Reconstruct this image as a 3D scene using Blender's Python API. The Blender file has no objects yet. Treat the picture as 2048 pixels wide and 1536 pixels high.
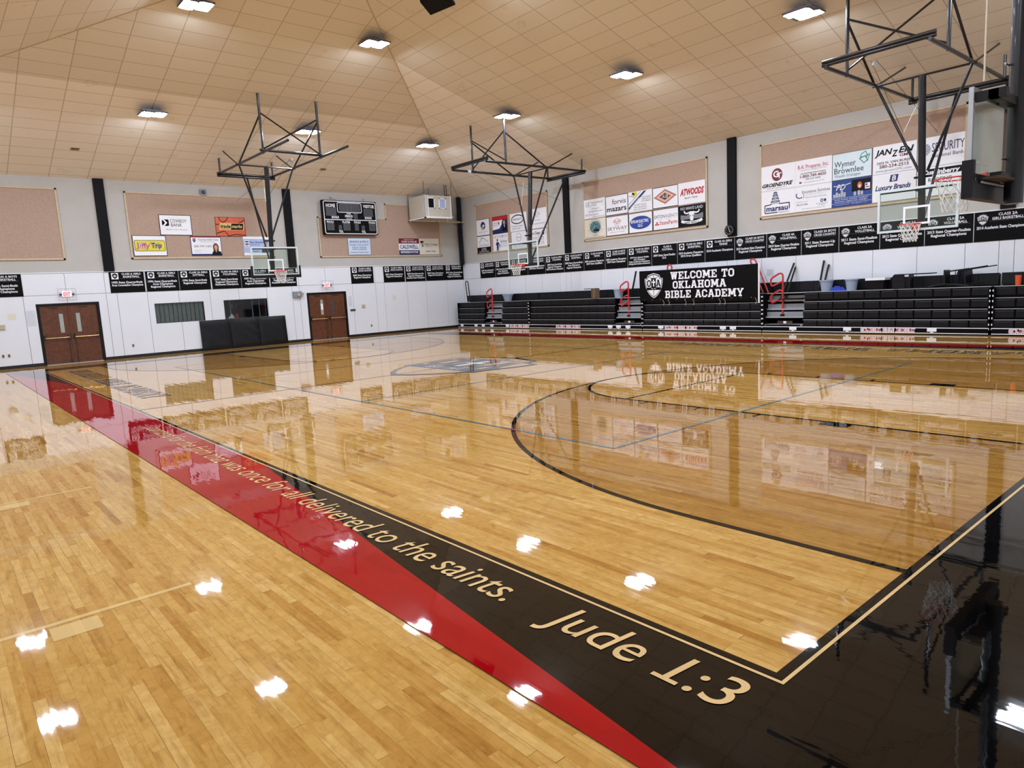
import bpy, math, random
from mathutils import Vector, Matrix, Euler
random.seed(7)
C = bpy.context.scene.collection
PI = math.pi
# ------------------------------------------------------------------ camera, world, exposure
cam_d = bpy.data.cameras.new('camera'); cam = bpy.data.objects.new('camera', cam_d); C.objects.link(cam)
cam_d.sensor_width = 36.0; cam_d.lens = 1367.587 / 2048 * 36
cam.location = (-2.92383, -1.56225, 1.92081)
cam.rotation_euler = (1.432021, 0.051657, -0.713191)
cam_d.clip_start = 0.05; cam_d.clip_end = 200
bpy.context.scene.camera = cam
wd = bpy.data.worlds.new('world'); bpy.context.scene.world = wd; wd.use_nodes = True
wd.node_tree.nodes['Background'].inputs[0].default_value = (0.6, 0.65, 0.7, 1)
wd.node_tree.nodes['Background'].inputs[1].default_value = 0.05
vs = bpy.context.scene.view_settings
vs.view_transform = 'Standard'; vs.look = 'None'; vs.gamma = 1; vs.use_curve_mapping = False
vs.exposure = 0.88
LAMP = 97.0                                   # luminance of the ceiling fixtures' diffusers

# ------------------------------------------------------------------ room numbers (metres)
W, L = 15.24, 25.6                            # court: X across, Y along; origin at its near corner
XL, XR, YN, YF = -6.95, 19.75, -3.0, 28.61    # walls
EAVE, PITCH = 6.79, 0.31
def ceil_z(x, y):
    return EAVE + PITCH * min(x - XL, XR - x, y - YN, YF - y)

# ------------------------------------------------------------------ materials
def lin(c):
    return tuple(((v / 255 / 12.92) if v / 255 <= .04045 else ((v / 255 + .055) / 1.055) ** 2.4) for v in c) + (1.0,)
def mat(name, rgb, rough=.5, metal=0., var=.06, scale=8., bump=0., coat=0., spec=.5):
    m = bpy.data.materials.new(name); m.use_nodes = True
    nt = m.node_tree; b = nt.nodes['Principled BSDF']
    b.inputs['Roughness'].default_value = rough; b.inputs['Metallic'].default_value = metal
    b.inputs['Coat Weight'].default_value = coat; b.inputs['Specular IOR Level'].default_value = spec
    c = lin(rgb)
    tc = nt.nodes.new('ShaderNodeTexCoord'); n = nt.nodes.new('ShaderNodeTexNoise')
    n.inputs['Scale'].default_value = scale; n.inputs['Detail'].default_value = 4
    nt.links.new(tc.outputs['Object'], n.inputs['Vector'])
    r = nt.nodes.new('ShaderNodeValToRGB')
    r.color_ramp.elements[0].position = .3; r.color_ramp.elements[1].position = .7
    r.color_ramp.elements[0].color = tuple(max(0, v * (1 - var)) for v in c[:3]) + (1,)
    r.color_ramp.elements[1].color = tuple(min(1, v * (1 + var)) for v in c[:3]) + (1,)
    nt.links.new(n.outputs['Fac'], r.inputs[0]); nt.links.new(r.outputs[0], b.inputs['Base Color'])
    if bump:
        bp = nt.nodes.new('ShaderNodeBump'); bp.inputs['Strength'].default_value = bump; bp.inputs['Distance'].default_value = .01
        nt.links.new(n.outputs['Fac'], bp.inputs['Height']); nt.links.new(bp.outputs[0], b.inputs['Normal'])
    return m
def emit(name, rgb, s):
    m = bpy.data.materials.new(name); m.use_nodes = True; b = m.node_tree.nodes['Principled BSDF']
    b.inputs['Base Color'].default_value = lin(rgb); b.inputs['Emission Color'].default_value = lin(rgb)
    b.inputs['Emission Strength'].default_value = s
    return m
def pane_mat(name, tint, gloss=.04):
    m = bpy.data.materials.new(name); m.use_nodes = True; nt = m.node_tree
    nt.nodes.remove(nt.nodes['Principled BSDF'])
    t = nt.nodes.new('ShaderNodeBsdfTransparent'); t.inputs[0].default_value = tint
    g = nt.nodes.new('ShaderNodeBsdfGlossy'); g.inputs['Roughness'].default_value = .02
    lw = nt.nodes.new('ShaderNodeLayerWeight'); pw = nt.nodes.new('ShaderNodeMath'); pw.operation = 'POWER'; pw.inputs[1].default_value = 5
    nt.links.new(lw.outputs['Facing'], pw.inputs[0]); f = nt.nodes.new('ShaderNodeMath'); f.operation = 'MULTIPLY_ADD'; f.inputs[1].default_value = .9; f.inputs[2].default_value = gloss
    nt.links.new(pw.outputs[0], f.inputs[0])
    mx = nt.nodes.new('ShaderNodeMixShader'); nt.links.new(f.outputs[0], mx.inputs[0])
    nt.links.new(t.outputs[0], mx.inputs[1]); nt.links.new(g.outputs[0], mx.inputs[2])
    nt.links.new(mx.outputs[0], nt.nodes['Material Output'].inputs[0])
    return m
def N(nt, typ, **kw):
    n = nt.nodes.new(typ)
    for k, v in kw.items(): setattr(n, k, v)
    return n
def mth(nt, op, a, b=None, c=None):
    n = nt.nodes.new('ShaderNodeMath'); n.operation = op
    for i, v in enumerate((a, b, c)):
        if v is None: continue
        if isinstance(v, (int, float)): n.inputs[i].default_value = v
        else: nt.links.new(v, n.inputs[i])
    return n.outputs[0]
def board_ids(nt, wid=.0572, ln=.62):
    """strip floor running along Y: returns (object coords, random colour per strip board, edge distance outputs)"""
    tc = N(nt, 'ShaderNodeTexCoord'); sp = N(nt, 'ShaderNodeSeparateXYZ'); nt.links.new(tc.outputs['Object'], sp.inputs[0])
    rx = mth(nt, 'DIVIDE', sp.outputs[0], wid); row = mth(nt, 'FLOOR', rx); fx = mth(nt, 'FRACT', rx)
    w1 = N(nt, 'ShaderNodeTexWhiteNoise', noise_dimensions='1D'); nt.links.new(row, w1.inputs['W'])
    sh = mth(nt, 'MULTIPLY', w1.outputs['Value'], 7.3)
    l2 = mth(nt, 'MULTIPLY_ADD', w1.outputs['Value'], .5, ln)
    ry = mth(nt, 'DIVIDE', mth(nt, 'ADD', sp.outputs[1], sh), l2); col = mth(nt, 'FLOOR', ry); fy = mth(nt, 'FRACT', ry)
    cb = N(nt, 'ShaderNodeCombineXYZ'); nt.links.new(row, cb.inputs[0]); nt.links.new(col, cb.inputs[1])
    w2 = N(nt, 'ShaderNodeTexWhiteNoise', noise_dimensions='3D'); nt.links.new(cb.outputs[0], w2.inputs['Vector'])
    return tc, w2, fx, fy
def gloss_floor(nt, b, w2, tc, amp=.006, ior=1.53):
    """varnish: every board tilts a hair, plus a slow ripple, so mirror images come out frayed"""
    geo = N(nt, 'ShaderNodeNewGeometry')
    sub = N(nt, 'ShaderNodeVectorMath', operation='SUBTRACT'); nt.links.new(w2.outputs['Color'], sub.inputs[0]); sub.inputs[1].default_value = (.5, .5, .5)
    mul = N(nt, 'ShaderNodeVectorMath', operation='MULTIPLY'); nt.links.new(sub.outputs[0], mul.inputs[0]); mul.inputs[1].default_value = (amp, amp * .45, 0)
    mp = N(nt, 'ShaderNodeMapping'); mp.inputs['Scale'].default_value = (34, 4.5, 1); nt.links.new(tc.outputs['Object'], mp.inputs[0])
    ns = N(nt, 'ShaderNodeTexNoise'); ns.inputs['Scale'].default_value = 1; ns.inputs['Detail'].default_value = 2; nt.links.new(mp.outputs[0], ns.inputs['Vector'])
    s2 = N(nt, 'ShaderNodeVectorMath', operation='SUBTRACT'); nt.links.new(ns.outputs['Color'], s2.inputs[0]); s2.inputs[1].default_value = (.5, .5, .5)
    m2 = N(nt, 'ShaderNodeVectorMath', operation='MULTIPLY'); nt.links.new(s2.outputs[0], m2.inputs[0]); m2.inputs[1].default_value = (.013, .009, 0)
    a1 = N(nt, 'ShaderNodeVectorMath', operation='ADD'); nt.links.new(geo.outputs['Normal'], a1.inputs[0]); nt.links.new(mul.outputs[0], a1.inputs[1])
    a2 = N(nt, 'ShaderNodeVectorMath', operation='ADD'); nt.links.new(a1.outputs[0], a2.inputs[0]); nt.links.new(m2.outputs[0], a2.inputs[1])
    nm = N(nt, 'ShaderNodeVectorMath', operation='NORMALIZE'); nt.links.new(a2.outputs[0], nm.inputs[0])
    nt.links.new(nm.outputs[0], b.inputs['Normal'])
    b.inputs['Roughness'].default_value = .025; b.inputs['IOR'].default_value = ior
def wood_mat(name, stops):
    m = bpy.data.materials.new(name); m.use_nodes = True; nt = m.node_tree; b = nt.nodes['Principled BSDF']
    tc, w2, fx, fy = board_ids(nt)
    r = N(nt, 'ShaderNodeValToRGB'); cr = r.color_ramp
    while len(cr.elements) < len(stops): cr.elements.new(.5)
    for e, (p, c) in zip(cr.elements, stops): e.position = p; e.color = lin(c)
    nt.links.new(w2.outputs['Value'], r.inputs[0])
    # grain drawn out along the boards, shifted per board
    mp = N(nt, 'ShaderNodeMapping'); mp.inputs['Scale'].default_value = (34, 2.6, 1)
    sh = N(nt, 'ShaderNodeVectorMath', operation='MULTIPLY_ADD'); nt.links.new(w2.outputs['Color'], sh.inputs[0]); sh.inputs[1].default_value = (9, 9, 0)
    nt.links.new(tc.outputs['Object'], sh.inputs[2]); nt.links.new(sh.outputs[0], mp.inputs[0])
    g = N(nt, 'ShaderNodeTexNoise'); g.inputs['Scale'].default_value = 1.0; g.inputs['Detail'].default_value = 6; g.inputs['Roughness'].default_value = .65; g.inputs['Distortion'].default_value = .6
    nt.links.new(mp.outputs[0], g.inputs['Vector'])
    gr = N(nt, 'ShaderNodeValToRGB'); gr.color_ramp.elements[0].position = .28; gr.color_ramp.elements[0].color = (.58, .47, .33, 1)
    gr.color_ramp.elements[1].position = .5; gr.color_ramp.elements[1].color = (1, 1, 1, 1); nt.links.new(g.outputs['Fac'], gr.inputs[0])
    mx = N(nt, 'ShaderNodeMix', data_type='RGBA', blend_type='MULTIPLY'); mx.inputs[0].default_value = .75
    nt.links.new(r.outputs[0], mx.inputs[6]); nt.links.new(gr.outputs[0], mx.inputs[7])
    fg = N(nt, 'ShaderNodeTexNoise'); fg.inputs['Scale'].default_value = 7.5; fg.inputs['Detail'].default_value = 5; fg.inputs['Roughness'].default_value = .7; fg.inputs['Distortion'].default_value = 1.2
    nt.links.new(sh.outputs[0], fg.inputs['Vector'])
    fr = N(nt, 'ShaderNodeValToRGB'); fr.color_ramp.elements[0].position = .3; fr.color_ramp.elements[0].color = (.80, .72, .60, 1); fr.color_ramp.elements[1].position = .62; fr.color_ramp.elements[1].color = (1.06, 1.06, 1.06, 1)
    nt.links.new(fg.outputs['Fac'], fr.inputs[0])
    mf = N(nt, 'ShaderNodeMix', data_type='RGBA', blend_type='MULTIPLY'); mf.inputs[0].default_value = .8; nt.links.new(mx.outputs[2], mf.inputs[6]); nt.links.new(fr.outputs[0], mf.inputs[7]); mx = mf
    # seams: hairline dark joints, most of them nearly closed
    e1 = mth(nt, 'LESS_THAN', fx, .03); e2 = mth(nt, 'LESS_THAN', fy, .004)
    e = mth(nt, 'MAXIMUM', e1, e2)
    e = mth(nt, 'MULTIPLY', e, mth(nt, 'MULTIPLY_ADD', mth(nt, 'POWER', w2.outputs['Value'], 3.), .75, .12))
    m3 = N(nt, 'ShaderNodeMix', data_type='RGBA'); nt.links.new(e, m3.inputs[0]); nt.links.new(mx.outputs[2], m3.inputs[6]); m3.inputs[7].default_value = lin((70, 40, 18))
    nt.links.new(m3.outputs[2], b.inputs['Base Color'])
    gloss_floor(nt, b, w2, tc)
    return m
def paint_mat(name, rgb):
    m = bpy.data.materials.new(name); m.use_nodes = True; nt = m.node_tree; b = nt.nodes['Principled BSDF']
    tc, w2, fx, fy = board_ids(nt)
    c = lin(rgb)
    r = N(nt, 'ShaderNodeValToRGB'); r.color_ramp.elements[0].color = tuple(v * .93 for v in c[:3]) + (1,); r.color_ramp.elements[1].color = tuple(min(1, v * 1.06) for v in c[:3]) + (1,)
    nt.links.new(w2.outputs['Value'], r.inputs[0]); nt.links.new(r.outputs[0], b.inputs['Base Color'])
    gloss_floor(nt, b, w2, tc, ior=1.44)
    return m
M = {}
M['wood'] = wood_mat('maple_strips', [(0, (160, 112, 48)), (.05, (175, 129, 62)), (.3, (184, 141, 72)), (.75, (190, 149, 81)), (1, (199, 160, 94))])
M['stain'] = wood_mat('stained_maple_strips', [(0, (136, 91, 34)), (.08, (151, 106, 44)), (.5, (158, 115, 52)), (1, (168, 127, 62))])
M['p_black'] = paint_mat('black_floor_paint', (4, 4, 5))
M['p_red'] = paint_mat('red_floor_paint', (150, 7, 17))
M['p_tan'] = paint_mat('tan_floor_paint', (206, 172, 120))
M['p_teal'] = paint_mat('teal_floor_paint', (92, 108, 104))
M['p_gray'] = paint_mat('slate_floor_paint', (20, 22, 29))
M['p_white'] = paint_mat('white_floor_paint', (212, 206, 192))
M['p_pale'] = paint_mat('pale_tan_floor_paint', (202, 170, 112))
M['wall'] = mat('upper_wall_plaster', (184, 181, 176), .85, var=.03, scale=2, bump=.05)
M['panel'] = mat('white_wall_panel', (226, 229, 236), .35, var=.015, scale=1.2)
M['joint'] = mat('dark_panel_joint', (70, 72, 76), .8)
M['base'] = mat('black_rubber_base', (16, 16, 18), .45)
M['black'] = mat('black_enamel', (10, 10, 13), .4, spec=.3, var=.1)
M['column'] = mat('black_column_paint', (10, 11, 16), .6, spec=.15, var=.1, scale=3)
M['steel'] = mat('dark_pipe_enamel', (12, 13, 19), .3, var=.1, coat=.15)
M['vinyl'] = mat('black_vinyl', (12, 13, 18), .4, spec=.3, var=.12, scale=3, bump=.1)
M['seat'] = mat('black_seat_plastic', (17, 18, 23), .45, spec=.25, var=.1, scale=5)
M['under'] = mat('bleacher_matt_black', (8, 8, 9), .7, spec=.1)  # even matt black for bleacher skirts, frames, understructure and door backing
M['alu'] = mat('brushed_aluminium', (176, 180, 186), .38, .6, var=.05, scale=20)
M['deck'] = mat('grey_deck_board', (150, 152, 154), .55, var=.08)
M['white'] = mat('white_print', (236, 237, 242), .45, var=.01)
M['offwhite'] = mat('cream_print', (222, 216, 200), .5, var=.01)
M['ink'] = mat('black_print', (9, 9, 12), .5, spec=.2)
M['navy'] = mat('navy_print', (24, 34, 96), .5)
M['blue'] = mat('blue_print', (30, 72, 160), .5)
M['lblue'] = mat('light_blue_print', (168, 186, 226), .5)
M['red'] = mat('red_print', (184, 28, 40), .5)
M['maroon'] = mat('maroon_print', (112, 22, 34), .5)
M['pink'] = mat('rose_print', (206, 96, 108), .5)
M['orange'] = mat('orange_print', (206, 92, 52), .5)
M['yellow'] = mat('yellow_print', (226, 206, 40), .5)
M['gold'] = mat('tan_gold_print', (214, 180, 110), .5)
M['copper'] = mat('copper_print', (196, 128, 104), .5)
M['teal'] = mat('teal_print', (96, 142, 150), .5)
M['green'] = mat('green_print', (30, 140, 110), .5)
M['gray'] = mat('grey_print', (120, 124, 132), .5)
M['lgray'] = mat('pale_grey_print', (176, 180, 190), .5)
M['skin'] = mat('printed_skin_tone', (206, 156, 130), .5)
M['brownhair'] = mat('printed_brown_hair', (92, 58, 40), .5)
M['fabric'] = mat('tan_burlap_board', (174, 149, 132), .9, var=.09, scale=26, bump=.2)
M['trim'] = mat('pale_wood_trim', (196, 178, 148), .6, var=.1, scale=12)
M['ban'] = mat('black_banner_vinyl', (7, 7, 9), .6, spec=.12, var=.08)
M['door'] = mat('stained_walnut_veneer', (92, 50, 28), .4, var=.28, scale=9)
M['brass'] = mat('brass_push_bar', (206, 176, 120), .3, .8)
M['chrome'] = mat('zinc_hardware', (200, 204, 208), .25, .9)
M['lite'] = mat('wired_glass_lite', (160, 166, 160), .25)
M['beige'] = mat('beige_unit_enamel', (196, 190, 176), .5, var=.03)
M['plate'] = mat('ivory_plastic', (186, 176, 150), .5)
M['dgray'] = mat('dark_grey_plastic', (62, 64, 70), .5)
M['mgray'] = mat('mid_grey_plastic', (134, 138, 146), .45)
M['bin'] = mat('blue_grey_bin_plastic', (148, 164, 184), .4, var=.04)
M['cloth'] = mat('blue_microfibre', (40, 58, 170), .8, var=.3, scale=40)
M['rail'] = mat('red_handrail_enamel', (196, 44, 44), .35, var=.06)
M['rim'] = mat('orange_rim_enamel', (206, 52, 38), .35)
M['net'] = mat('white_nylon_cord', (226, 226, 222), .7)
M['rope'] = mat('pale_cotton_rope', (206, 194, 170), .8)
M['frame'] = mat('white_board_frame', (206, 218, 220), .35, .1, var=.02)
M['alframe'] = mat('satin_board_frame', (190, 196, 202), .3, .5, var=.03)
M['rust'] = mat('weathered_steel', (66, 50, 42), .6, .3, var=.3)
M['cup'] = mat('orange_cup', (232, 88, 44), .4)
M['brown'] = mat('brown_padded_vinyl', (112, 90, 68), .55, var=.15)
M['room'] = mat('dark_back_room', (58, 60, 66), .8, var=.2)
M['slat'] = mat('grey_shutter_slat', (112, 116, 110), .45, var=.15)
M['notice'] = mat('laminated_paper', (208, 212, 220), .4, var=.05, scale=14)
M['glass'] = pane_mat('clear_board_glass', (.90, .96, .94, 1))
M['pane'] = pane_mat('window_glass', (.8, .84, .84, 1))
M['led'] = emit('led_diffuser', (226, 238, 255), LAMP)
M['exit'] = emit('exit_sign_face', (250, 232, 234), .3)
M['exitred'] = emit('exit_sign_red', (236, 40, 54), .45)
M['shade'] = mat('fixture_body', (96, 100, 118), .4, .4)
def ceiling_mat():
    m = bpy.data.materials.new('ceiling_tiles'); m.use_nodes = True; nt = m.node_tree; b = nt.nodes['Principled BSDF']
    uv = N(nt, 'ShaderNodeUVMap'); sp = N(nt, 'ShaderNodeSeparateXYZ'); nt.links.new(uv.outputs[0], sp.inputs[0])
    ru = mth(nt, 'DIVIDE', sp.outputs[0], 1.22); rv = mth(nt, 'DIVIDE', sp.outputs[1], .61)
    cb = N(nt, 'ShaderNodeCombineXYZ'); nt.links.new(mth(nt, 'FLOOR', ru), cb.inputs[0]); nt.links.new(mth(nt, 'FLOOR', rv), cb.inputs[1])
    wn = N(nt, 'ShaderNodeTexWhiteNoise', noise_dimensions='3D'); nt.links.new(cb.outputs[0], wn.inputs['Vector'])
    r = N(nt, 'ShaderNodeValToRGB'); r.color_ramp.elements[0].color = lin((224, 217, 201)); r.color_ramp.elements[1].color = lin((230, 223, 208))
    nt.links.new(wn.outputs['Value'], r.inputs[0])
    # newer, paler tiles at the far end of the hall (third UV layer value: 1 where they hang)
    at = N(nt, 'ShaderNodeAttribute', attribute_name='newer')
    mx0 = N(nt, 'ShaderNodeMix', data_type='RGBA'); nt.links.new(at.outputs['Fac'], mx0.inputs[0]); nt.links.new(r.outputs[0], mx0.inputs[6])
    r2 = N(nt, 'ShaderNodeValToRGB'); r2.color_ramp.elements[0].color = lin((247, 242, 232)); r2.color_ramp.elements[1].color = lin((251, 246, 237))
    nt.links.new(wn.outputs['Value'], r2.inputs[0]); nt.links.new(r2.outputs[0], mx0.inputs[7])
    # water marks
    tc = N(nt, 'ShaderNodeTexCoord'); ns = N(nt, 'ShaderNodeTexNoise'); ns.inputs['Scale'].default_value = .9; ns.inputs['Detail'].default_value = 5
    nt.links.new(tc.outputs['Object'], ns.inputs['Vector'])
    rr = N(nt, 'ShaderNodeValToRGB'); e = rr.color_ramp.elements; e[0].position = .67; e[0].color = (1, 1, 1, 1); e[1].position = .7; e[1].color = (.86, .78, .68, 1)
    e3 = e.new(.73); e3.color = (1, 1, 1, 1)
    nt.links.new(ns.outputs['Fac'], rr.inputs[0])
    mx1 = N(nt, 'ShaderNodeMix', data_type='RGBA', blend_type='MULTIPLY'); mx1.inputs[0].default_value = .6
    nt.links.new(mx0.outputs[2], mx1.inputs[6]); nt.links.new(rr.outputs[0], mx1.inputs[7])
    g = mth(nt, 'MAXIMUM', mth(nt, 'LESS_THAN', mth(nt, 'FRACT', ru), .022), mth(nt, 'LESS_THAN', mth(nt, 'FRACT', rv), .036))
    mx = N(nt, 'ShaderNodeMix', data_type='RGBA'); nt.links.new(mth(nt, 'MULTIPLY', g, .48), mx.inputs[0]); nt.links.new(mx1.outputs[2], mx.inputs[6]); mx.inputs[7].default_value = lin((132, 106, 78))
    nt.links.new(mx.outputs[2], b.inputs['Base Color']); b.inputs['Roughness'].default_value = .75
    return m
M['ceil'] = ceiling_mat()

# ------------------------------------------------------------------ mesh helpers
class MB:
    def __init__(s, off=(0, 0, 0)): s.v = []; s.f = []; s.o = Vector(off)
    def add(s, vs_, fs):
        n = len(s.v); s.v += [Vector(p) - s.o for p in vs_]; s.f += [tuple(i + n for i in f) for f in fs]; return s
    def box(s, a, b, mtx=None):
        x0, y0, z0 = a; x1, y1, z1 = b
        p = [(x0, y0, z0), (x1, y0, z0), (x1, y1, z0), (x0, y1, z0), (x0, y0, z1), (x1, y0, z1), (x1, y1, z1), (x0, y1, z1)]
        if mtx: p = [mtx @ Vector(q) for q in p]
        return s.add(p, [(0, 3, 2, 1), (4, 5, 6, 7), (0, 1, 5, 4), (1, 2, 6, 5), (2, 3, 7, 6), (3, 0, 4, 7)])
    def cyl(s, a, b, r, n=10, r2=None, cap=True):
        a = Vector(a); b = Vector(b); d = (b - a).normalized(); r2 = r if r2 is None else r2
        u = d.orthogonal().normalized(); w = d.cross(u)
        p = []
        for q, rr in ((a, r), (b, r2)):
            for i in range(n):
                t = 2 * PI * i / n; p.append(q + (u * math.cos(t) + w * math.sin(t)) * rr)
        f = [(i, (i + 1) % n, n + (i + 1) % n, n + i) for i in range(n)]
        if cap: f += [tuple(range(n - 1, -1, -1)), tuple(range(n, 2 * n))]
        return s.add(p, f)
    def tube(s, path, r, n=8, closed=False):
        path = [Vector(q) for q in path]; m = len(path); p = []; u = None
        for i, q in enumerate(path):
            a = path[(i - 1) % m] if (closed or i > 0) else q; b = path[(i + 1) % m] if (closed or i < m - 1) else q
            d = (b - a).normalized()
            u = d.orthogonal().normalized() if u is None else (u - d * u.dot(d)).normalized()
            w = d.cross(u)
            for k in range(n):
                t = 2 * PI * k / n; p.append(q + (u * math.cos(t) + w * math.sin(t)) * r)
        f = []
        for i in range(m if closed else m - 1):
            j = (i + 1) % m
            for k in range(n): f.append((i * n + k, i * n + (k + 1) % n, j * n + (k + 1) % n, j * n + k))
        if not closed: f += [tuple(range(n - 1, -1, -1)), tuple((m - 1) * n + k for k in range(n))]
        return s.add(p, f)
    # flat artwork in the local XY plane at height z
    def poly(s, pts, z=0.):
        z += (len(s.f) % 12) * 3e-5      # overlapping strokes never share a plane
        return s.add([(x, y, z) for x, y in pts], [tuple(range(len(pts)))])
    def rect(s, x0, y0, x1, y1, z=0.): return s.poly([(x0, y0), (x1, y0), (x1, y1), (x0, y1)], z)
    def ell(s, cx, cy, rx, ry, z=0., n=32): return s.poly([(cx + rx * math.cos(2 * PI * i / n), cy + ry * math.sin(2 * PI * i / n)) for i in range(n)], z)
    def stroke(s, pts, w, z=0., closed=False):
        z += (len(s.f) % 12) * 3e-5
        pts = [Vector((x, y)) for x, y in pts]; n = len(pts); L_, R_ = [], []
        for i in range(n):
            a = pts[(i - 1) % n] if closed or i > 0 else None; b = pts[(i + 1) % n] if closed or i < n - 1 else None
            d1 = (pts[i] - a).normalized() if a is not None else None; d2 = (b - pts[i]).normalized() if b is not None else None
            d = (d1 + d2) if (d1 is not None and d2 is not None) else (d1 if d1 is not None else d2)
            d = d.normalized() if d.length > 1e-6 else (d2 or d1); nn = Vector((-d.y, d.x))
            k = 1.0
            if d1 is not None and d2 is not None: k = min(1 / max(.35, nn.dot(Vector((-d1.y, d1.x)))), 2.2)
            L_.append(pts[i] + nn * w / 2 * k); R_.append(pts[i] - nn * w / 2 * k)
        vv = [(q.x, q.y, z) for q in L_] + [(q.x, q.y, z) for q in R_]
        return s.add(vv, [(n + i, n + (i + 1) % n, (i + 1) % n, i) for i in range(n if closed else n - 1)])
    def ring(s, cx, cy, rx, ry, w, z=0., a0=0, a1=2 * PI, n=48):
        full = abs(a1 - a0) > 6.28
        return s.stroke([(cx + rx * math.cos(a0 + (a1 - a0) * i / n), cy + ry * math.sin(a0 + (a1 - a0) * i / n)) for i in range(n if full else n + 1)], w, z, full)
    def text(s, body, cx, y, h, w=None, z=0., bold=0., shear=0., align='C', res=2, maxw=None, mtx=None):
        vv, ff, x0, x1 = text_data(body, bold, shear, res)
        ky = h / CAP; kx = ky
        if w: kx = w / max(1e-6, x1 - x0)
        elif maxw and (x1 - x0) * kx > maxw: kx = maxw / (x1 - x0)
        ox = {'C': (x0 + x1) / 2, 'L': x0, 'R': x1}[align]
        s.add([(cx + (a - ox) * kx, y + b * ky, z) for a, b in vv], ff); return s
    def build(s, name, m, parent=None, smooth=False):
        me = bpy.data.meshes.new(name); me.from_pydata([tuple(q) for q in s.v], [], s.f); me.update()
        ms = m if isinstance(m, (list, tuple)) else [m]
        for q in ms: me.materials.append(M[q] if isinstance(q, str) else q)
        if smooth:
            me.polygons.foreach_set('use_smooth', [True] * len(me.polygons))
            try: me.set_sharp_from_angle(angle=.7)
            except Exception: pass
        o = bpy.data.objects.new(name, me); C.objects.link(o)
        if parent: o.parent = parent
        return o
_tc = {}
def text_data(body, bold, shear, res):
    k = (body, bold, shear, res)
    if k in _tc: return _tc[k]
    cu = bpy.data.curves.new('tmp', 'FONT'); cu.body = body; cu.offset = bold; cu.shear = shear; cu.resolution_u = res; cu.size = 1
    cu.dimensions = '2D'; cu.fill_mode = 'FRONT'
    ob = bpy.data.objects.new('tmp', cu); me = ob.to_mesh()
    vv = [(q.co.x, q.co.y) for q in me.vertices]; ff = [tuple(p.vertices) for p in me.polygons]
    ob.to_mesh_clear(); bpy.data.objects.remove(ob); bpy.data.curves.remove(cu)
    xs = [a for a, b in vv] or [0, 1]
    _tc[k] = (vv, ff, min(xs), max(xs)); return _tc[k]
CAP = 1.0
CAP = max(b for a, b in text_data('H', 0, 0, 2)[0])

def tag(o, label, cat, group=None, kind=None):
    o['label'] = label; o['category'] = cat
    if group: o['group'] = group
    if kind: o['kind'] = kind
    return o
def struct(o): o['kind'] = 'structure'; return o
def empty(name, loc=(0, 0, 0), mtx=None):
    o = bpy.data.objects.new(name, None); C.objects.link(o); o.empty_display_size = .1
    if mtx is not None: o.matrix_world = mtx
    else: o.location = loc
    return o
def copy_tree(o, parent=None):
    c = o.copy(); C.objects.link(c); c.parent = parent
    for ch in list(o.children): copy_tree(ch, c)
    return c
def far_m(x, z, out=0.):   # local x right, y up, z out of the far wall
    return Matrix(((1, 0, 0, x), (0, 0, -1, YF - out), (0, 1, 0, z), (0, 0, 0, 1)))
def right_m(y, z, out=0., X=None):
    return Matrix(((0, 0, -1, (XR if X is None else X) - out), (-1, 0, 0, y), (0, 1, 0, z), (0, 0, 0, 1)))

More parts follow.
